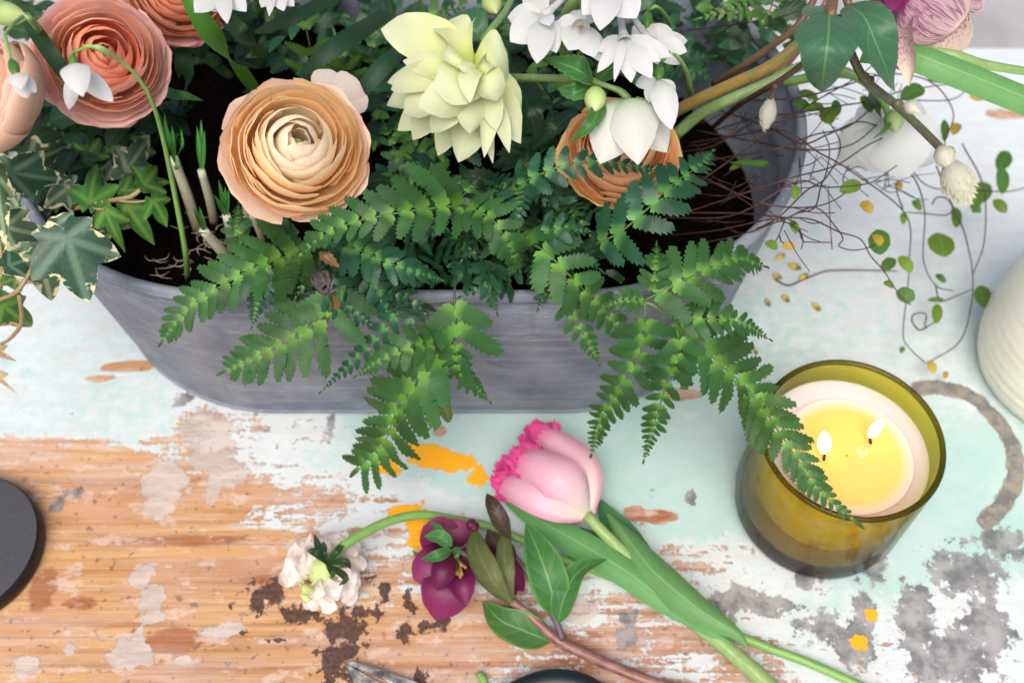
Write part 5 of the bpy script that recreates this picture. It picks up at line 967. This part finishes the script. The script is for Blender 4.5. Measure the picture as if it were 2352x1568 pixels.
for mat, pts, w_, cu, kk in [('tulipleaf', [(1396, 1178, .012), (1440, 1235, .020), (1500, 1310, .026), (1600, 1395, .028), (1690, 1452, .024), (1720, 1490, .018)], 84, -.6, .3),
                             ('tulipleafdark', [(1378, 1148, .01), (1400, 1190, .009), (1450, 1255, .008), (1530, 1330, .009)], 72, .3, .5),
                             ('tulipleaf', [(1140, 1128, .008), (1215, 1180, .012), (1351, 1258, .020), (1440, 1312, .022), (1520, 1372, .022), (1610, 1432, .02), (1700, 1490, .014)], 74, -.4, .3),
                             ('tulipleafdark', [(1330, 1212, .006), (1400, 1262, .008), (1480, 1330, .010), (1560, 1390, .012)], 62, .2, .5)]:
    leafobj('leaf', M[mat], tu, DD(*pts), px(pts[2], w_), n=None, shape='lance', cup=cu, nu=22, nv=8)
# ------------------------------------------------------------------ scabious
sc_ = thing('scabious', 'pale pink and green scabious head with a long arching green stem', 'flower', D((745, 1310, 0)))
tubeobj('stem', M['stemgreen'], sc_, DD((748, 1293, .030), (780, 1262, .034), (813, 1236, .034), (888, 1198, .026), (963, 1182, .018), (1038, 1191, .012), (1125, 1209, .006), (1210, 1245, .004), (1276, 1277, .004), (1350, 1304, .004), (1426, 1334, .004), (1500, 1372, .004), (1576, 1413, .004), (1688, 1456, .004), (1764, 1487, .004), (1864, 1524, .004), (1990, 1580, .004), (2060, 1610, .004)), [px((800, 1250, .03), 24) / 2, px((900, 1200, .02), 19) / 2, px((1400, 1330, 0), 20) / 2, px((1900, 1500, 0), 20) / 2], n=9, steps=70)
hc = D((742, 1322, .022)); rnd = random.Random(3)
for i in range(66):
    a = rnd.uniform(0, 6.283); rr_ = rnd.uniform(34, 84); x = 742 + rr_ * math.cos(a); y = 1318 + rr_ * .92 * math.sin(a)
    if math.cos(a) > .35 and math.sin(a) < -.25 and rr_ < 70: continue
    z = max(.004, .032 - .00025 * rr_ + rnd.uniform(-.006, .004)); p = P(x, y, z); out = (p - hc); out.z = 0; out = out.normalized()
    gr = (math.cos(a) < .1 and math.sin(a) > .25 and rr_ < 78 and rnd.random() < .75)
    l = (rnd.uniform(20, 32) if gr else rnd.uniform(40, 66)) * mpp(p)
    d = (out + Vector((rnd.uniform(-.5, .5), rnd.uniform(-.5, .5), rnd.uniform(-.2, .7)))).normalized()
    leafobj('petal', M['scabgreen' if gr else 'scab'], sc_, [p - d * l * .5, p + UP * l * .15, p + d * l * .5], l * rnd.uniform(.7, 1.0), n=(nrm(p, .5) + Vector((rnd.uniform(-.5, .5), rnd.uniform(-.5, .5), 0))).normalized(), shape='obov', cup=.25, wav=.5, nu=10, nv=6)
for q, m_ in [((722, 1226), (734, 1262)), ((705, 1262), (722, 1268)), ((790, 1244), (776, 1264)), ((806, 1306), (792, 1288)), ((778, 1344), (794, 1326)), ((760, 1330), (764, 1312)), ((742, 1242), (744, 1266))]:
    leafobj('bract', M['dark'], sc_, DD((750, 1294, .034), (m_[0], m_[1], .042), (q[0], q[1], .032)), px((748, 1294, .03), 17), shape='lance', cup=.4)
blobobj('receptacle', M['scabgreen'], sc_, D((742, 1322, .004)), D((746, 1296, .032)), px((745, 1300, .02), 78), n=14)
# ------------------------------------------------------------------ cut purple hellebore
ph = thing('purple_hellebore', 'cut magenta hellebore sprig with olive leaves and a wine red stem', 'flower', D((1100, 1330, 0)))
petals(ph, 'magenta', (1052, 1262, .020), [(972, 1208, .026, 92, .15, .25), (1030, 1190, .030, 80, .1, .3), (950, 1330, .022, 92, .25, -.3), (1090, 1300, .016, 80, .1, .3)], shape='broad', nu=14, nv=8, nvec=None)
petals(ph, 'magenta', (1050, 1290, .024), [(1000, 1424, .012, 118, .25, -.25), (1072, 1392, .022, 66, .25, .6)], shape='hellp', nu=14, nv=8)
petals(ph, 'darkmag', (1034, 1262, .036), [(1004, 1356, .034, 58, .3, -.5)], shape='petal', nu=14, nv=8)
petals(ph, 'darkmag', (1120, 1250, .026), [(1138, 1310, .022, 46, .2, -.4), (1204, 1358, .012, 56, .3, -.5), (1186, 1366, .010, 50, .2, -.4)], shape='petal')
petals(ph, 'darkmag', (1076, 1222, .032), [(1088, 1190, .034, 26, .3, -.5), (1100, 1200, .032, 22, .3, -.5)])
for i in range(9): a = D((1046 + random.uniform(-8, 8), 1272, .026)); tubeobj('stamen', M['stamen'], ph, [a, D((1050 + random.uniform(-16, 22), 1316 + random.uniform(-18, 10), .036))], [.0004, .0009], n=5)
for mat, pts, w_, sh_, tw in [('hell', [(1038, 1254, .036), (1008, 1232, .042), (974, 1232, .036)], 34, 'ovate', 0), ('hell', [(1036, 1262, .036), (1004, 1276, .042), (966, 1284, .034)], 28, 'ovate', 0), ('hell', [(1034, 1256, .036), (1006, 1214, .04), (988, 1202, .034)], 22, 'ovate', 0), ('hell', [(1042, 1256, .036), (1050, 1272, .04), (1044, 1282, .038)], 20, 'ovate', 0),
                              ('olive', [(1174, 1384, .022), (1130, 1330, .034), (1096, 1262, .034), (1092, 1212, .026)], 62, 'lance', 0), ('olive', [(1176, 1380, .02), (1162, 1312, .03), (1158, 1252, .03), (1172, 1212, .024)], 44, 'lance', .4),
                              ('hell', [(1278, 1412, .014), (1262, 1340, .030), (1238, 1270, .034), (1208, 1200, .026)], 92, 'ovate', 0), ('hell', [(1282, 1430, .014), (1296, 1370, .026), (1330, 1310, .032), (1396, 1282, .028)], 62, 'ovate', -.6),
                              ('hell', [(1264, 1472, .005), (1200, 1446, .012), (1150, 1424, .012), (1108, 1380, .006)], 84, 'ovate', 0), ('dark', [(1250, 1470, .004), (1200, 1430, .007), (1140, 1390, .006)], 60, 'ovate', 0),
                              ('purpleleaf', [(1172, 1236, .03), (1150, 1196, .042), (1132, 1160, .046), (1118, 1132, .042)], 42, 'lance', 0), ('purpleleaf', [(1180, 1300, .02), (1140, 1250, .024), (1120, 1215, .022)], 60, 'ovate', 0), ('hell', [(1062, 1330, .012), (990, 1300, .006), (946, 1262, .004)], 40, 'ovate', 0)]:
    leafobj('leaf', M[mat], ph, DD(*pts), px(pts[1], w_), shape=sh_, cup=.3, nu=18, nv=8, twist=tw, wav=.08)
tubeobj('stem', M['stemred'], ph, DD((1172, 1378, .016), (1206, 1402, .014), (1276, 1466, .008), (1326, 1493, .007), (1401, 1527, .007), (1501, 1566, .007), (1620, 1600, .007)), [px((1200, 1400, .01), 18) / 2, px((1300, 1480, .01), 26) / 2, px((1400, 1527, .01), 24) / 2], n=10, steps=30)
tubeobj('stem', M['stempurple'], ph, DD((1150, 1235, .024), (1176, 1268, .020), (1226, 1338, .016), (1283, 1438, .012), (1290, 1470, .009)), [px((1200, 1300, .01), 13) / 2, px((1200, 1300, .01), 16) / 2], n=8, steps=16)
tubeobj('stem', M['stempurple'], ph, DD((1052, 1262, .026), (1090, 1290, .024), (1140, 1350, .02), (1172, 1380, .016)), [.0016, .002], n=8, steps=14)
# ------------------------------------------------------------------ snips at the lower edge, stem clipping
M['steel'] = plain('worn steel', (.62, .60, .56), (.12, .12, .12), .35, 160, .3, Metallic=.6)
M['handle'] = plain('black rubber handle', (.012, .02, .024), (.008, .014, .017), .45, 300, .1)
sn = thing('garden_snips', 'steel garden snips with black handles poking in at the bottom edge', 'scissors', D((1000, 1640, 0)))
def plate(pts2, z0, th, inset=.0006):
    mb = MB(); n = len(pts2); bot = [P(x, y, z0) for x, y in pts2]; c = sum(bot, Vector()) / n
    top = [p + UP * th + (c - p).normalized() * .001 for p in bot]; ridge = c + UP * th * 1.4
    mb.add(bot + top + [ridge], [tuple(range(n))] + [(i, (i + 1) % n, n + (i + 1) % n, n + i) for i in range(n)] + [(n + i, n + (i + 1) % n, 2 * n) for i in range(n)], [(0, 0)] * (2 * n + 1)); return mb
plate([(790, 1522), (812, 1520), (850, 1530), (960, 1566), (1090, 1640), (1060, 1680), (1000, 1640), (880, 1560)][::-1], .0034, .0026).obj('blade', M['steel'], sn, False)
plate([(789, 1524), (806, 1532), (870, 1566), (960, 1620), (1060, 1690), (1000, 1720), (870, 1640), (812, 1566)][::-1], .0006, .0024).obj('blade', M['steel'], sn, False)
blobobj('pivot', M['steel'], sn, P(1035, 1665, .004), P(1035, 1665, .009), .008)
for pts in ([(1060, 1650, .006), (1140, 1610, .009), (1215, 1575, .010), (1280, 1563, .010), (1350, 1580, .010), (1420, 1640, .010), (1440, 1720, .01), (1360, 1740, .01), (1250, 1700, .009), (1150, 1690, .008), (1060, 1670, .006)], [(1040, 1690, .005), (1060, 1760, .008), (1110, 1850, .009), (1200, 1920, .009), (1300, 1930, .009), (1300, 1850, .009), (1200, 1780, .009), (1110, 1730, .008), (1050, 1690, .005)]):
    tubeobj('handle', M['handle'], sn, DD(*pts), [.0045, .0065, .0065, .0065, .0045], n=10, steps=50)
b = MB(); tube(b, DD((1100, 1548, .003), (1110, 1560, .004), (1114, 1578, .003)), [.0022, .0024], n=9); tag(b.obj('stem_clipping', M['stemgreen'], None), 'short green cut stem end lying at the bottom edge', 'clipping')
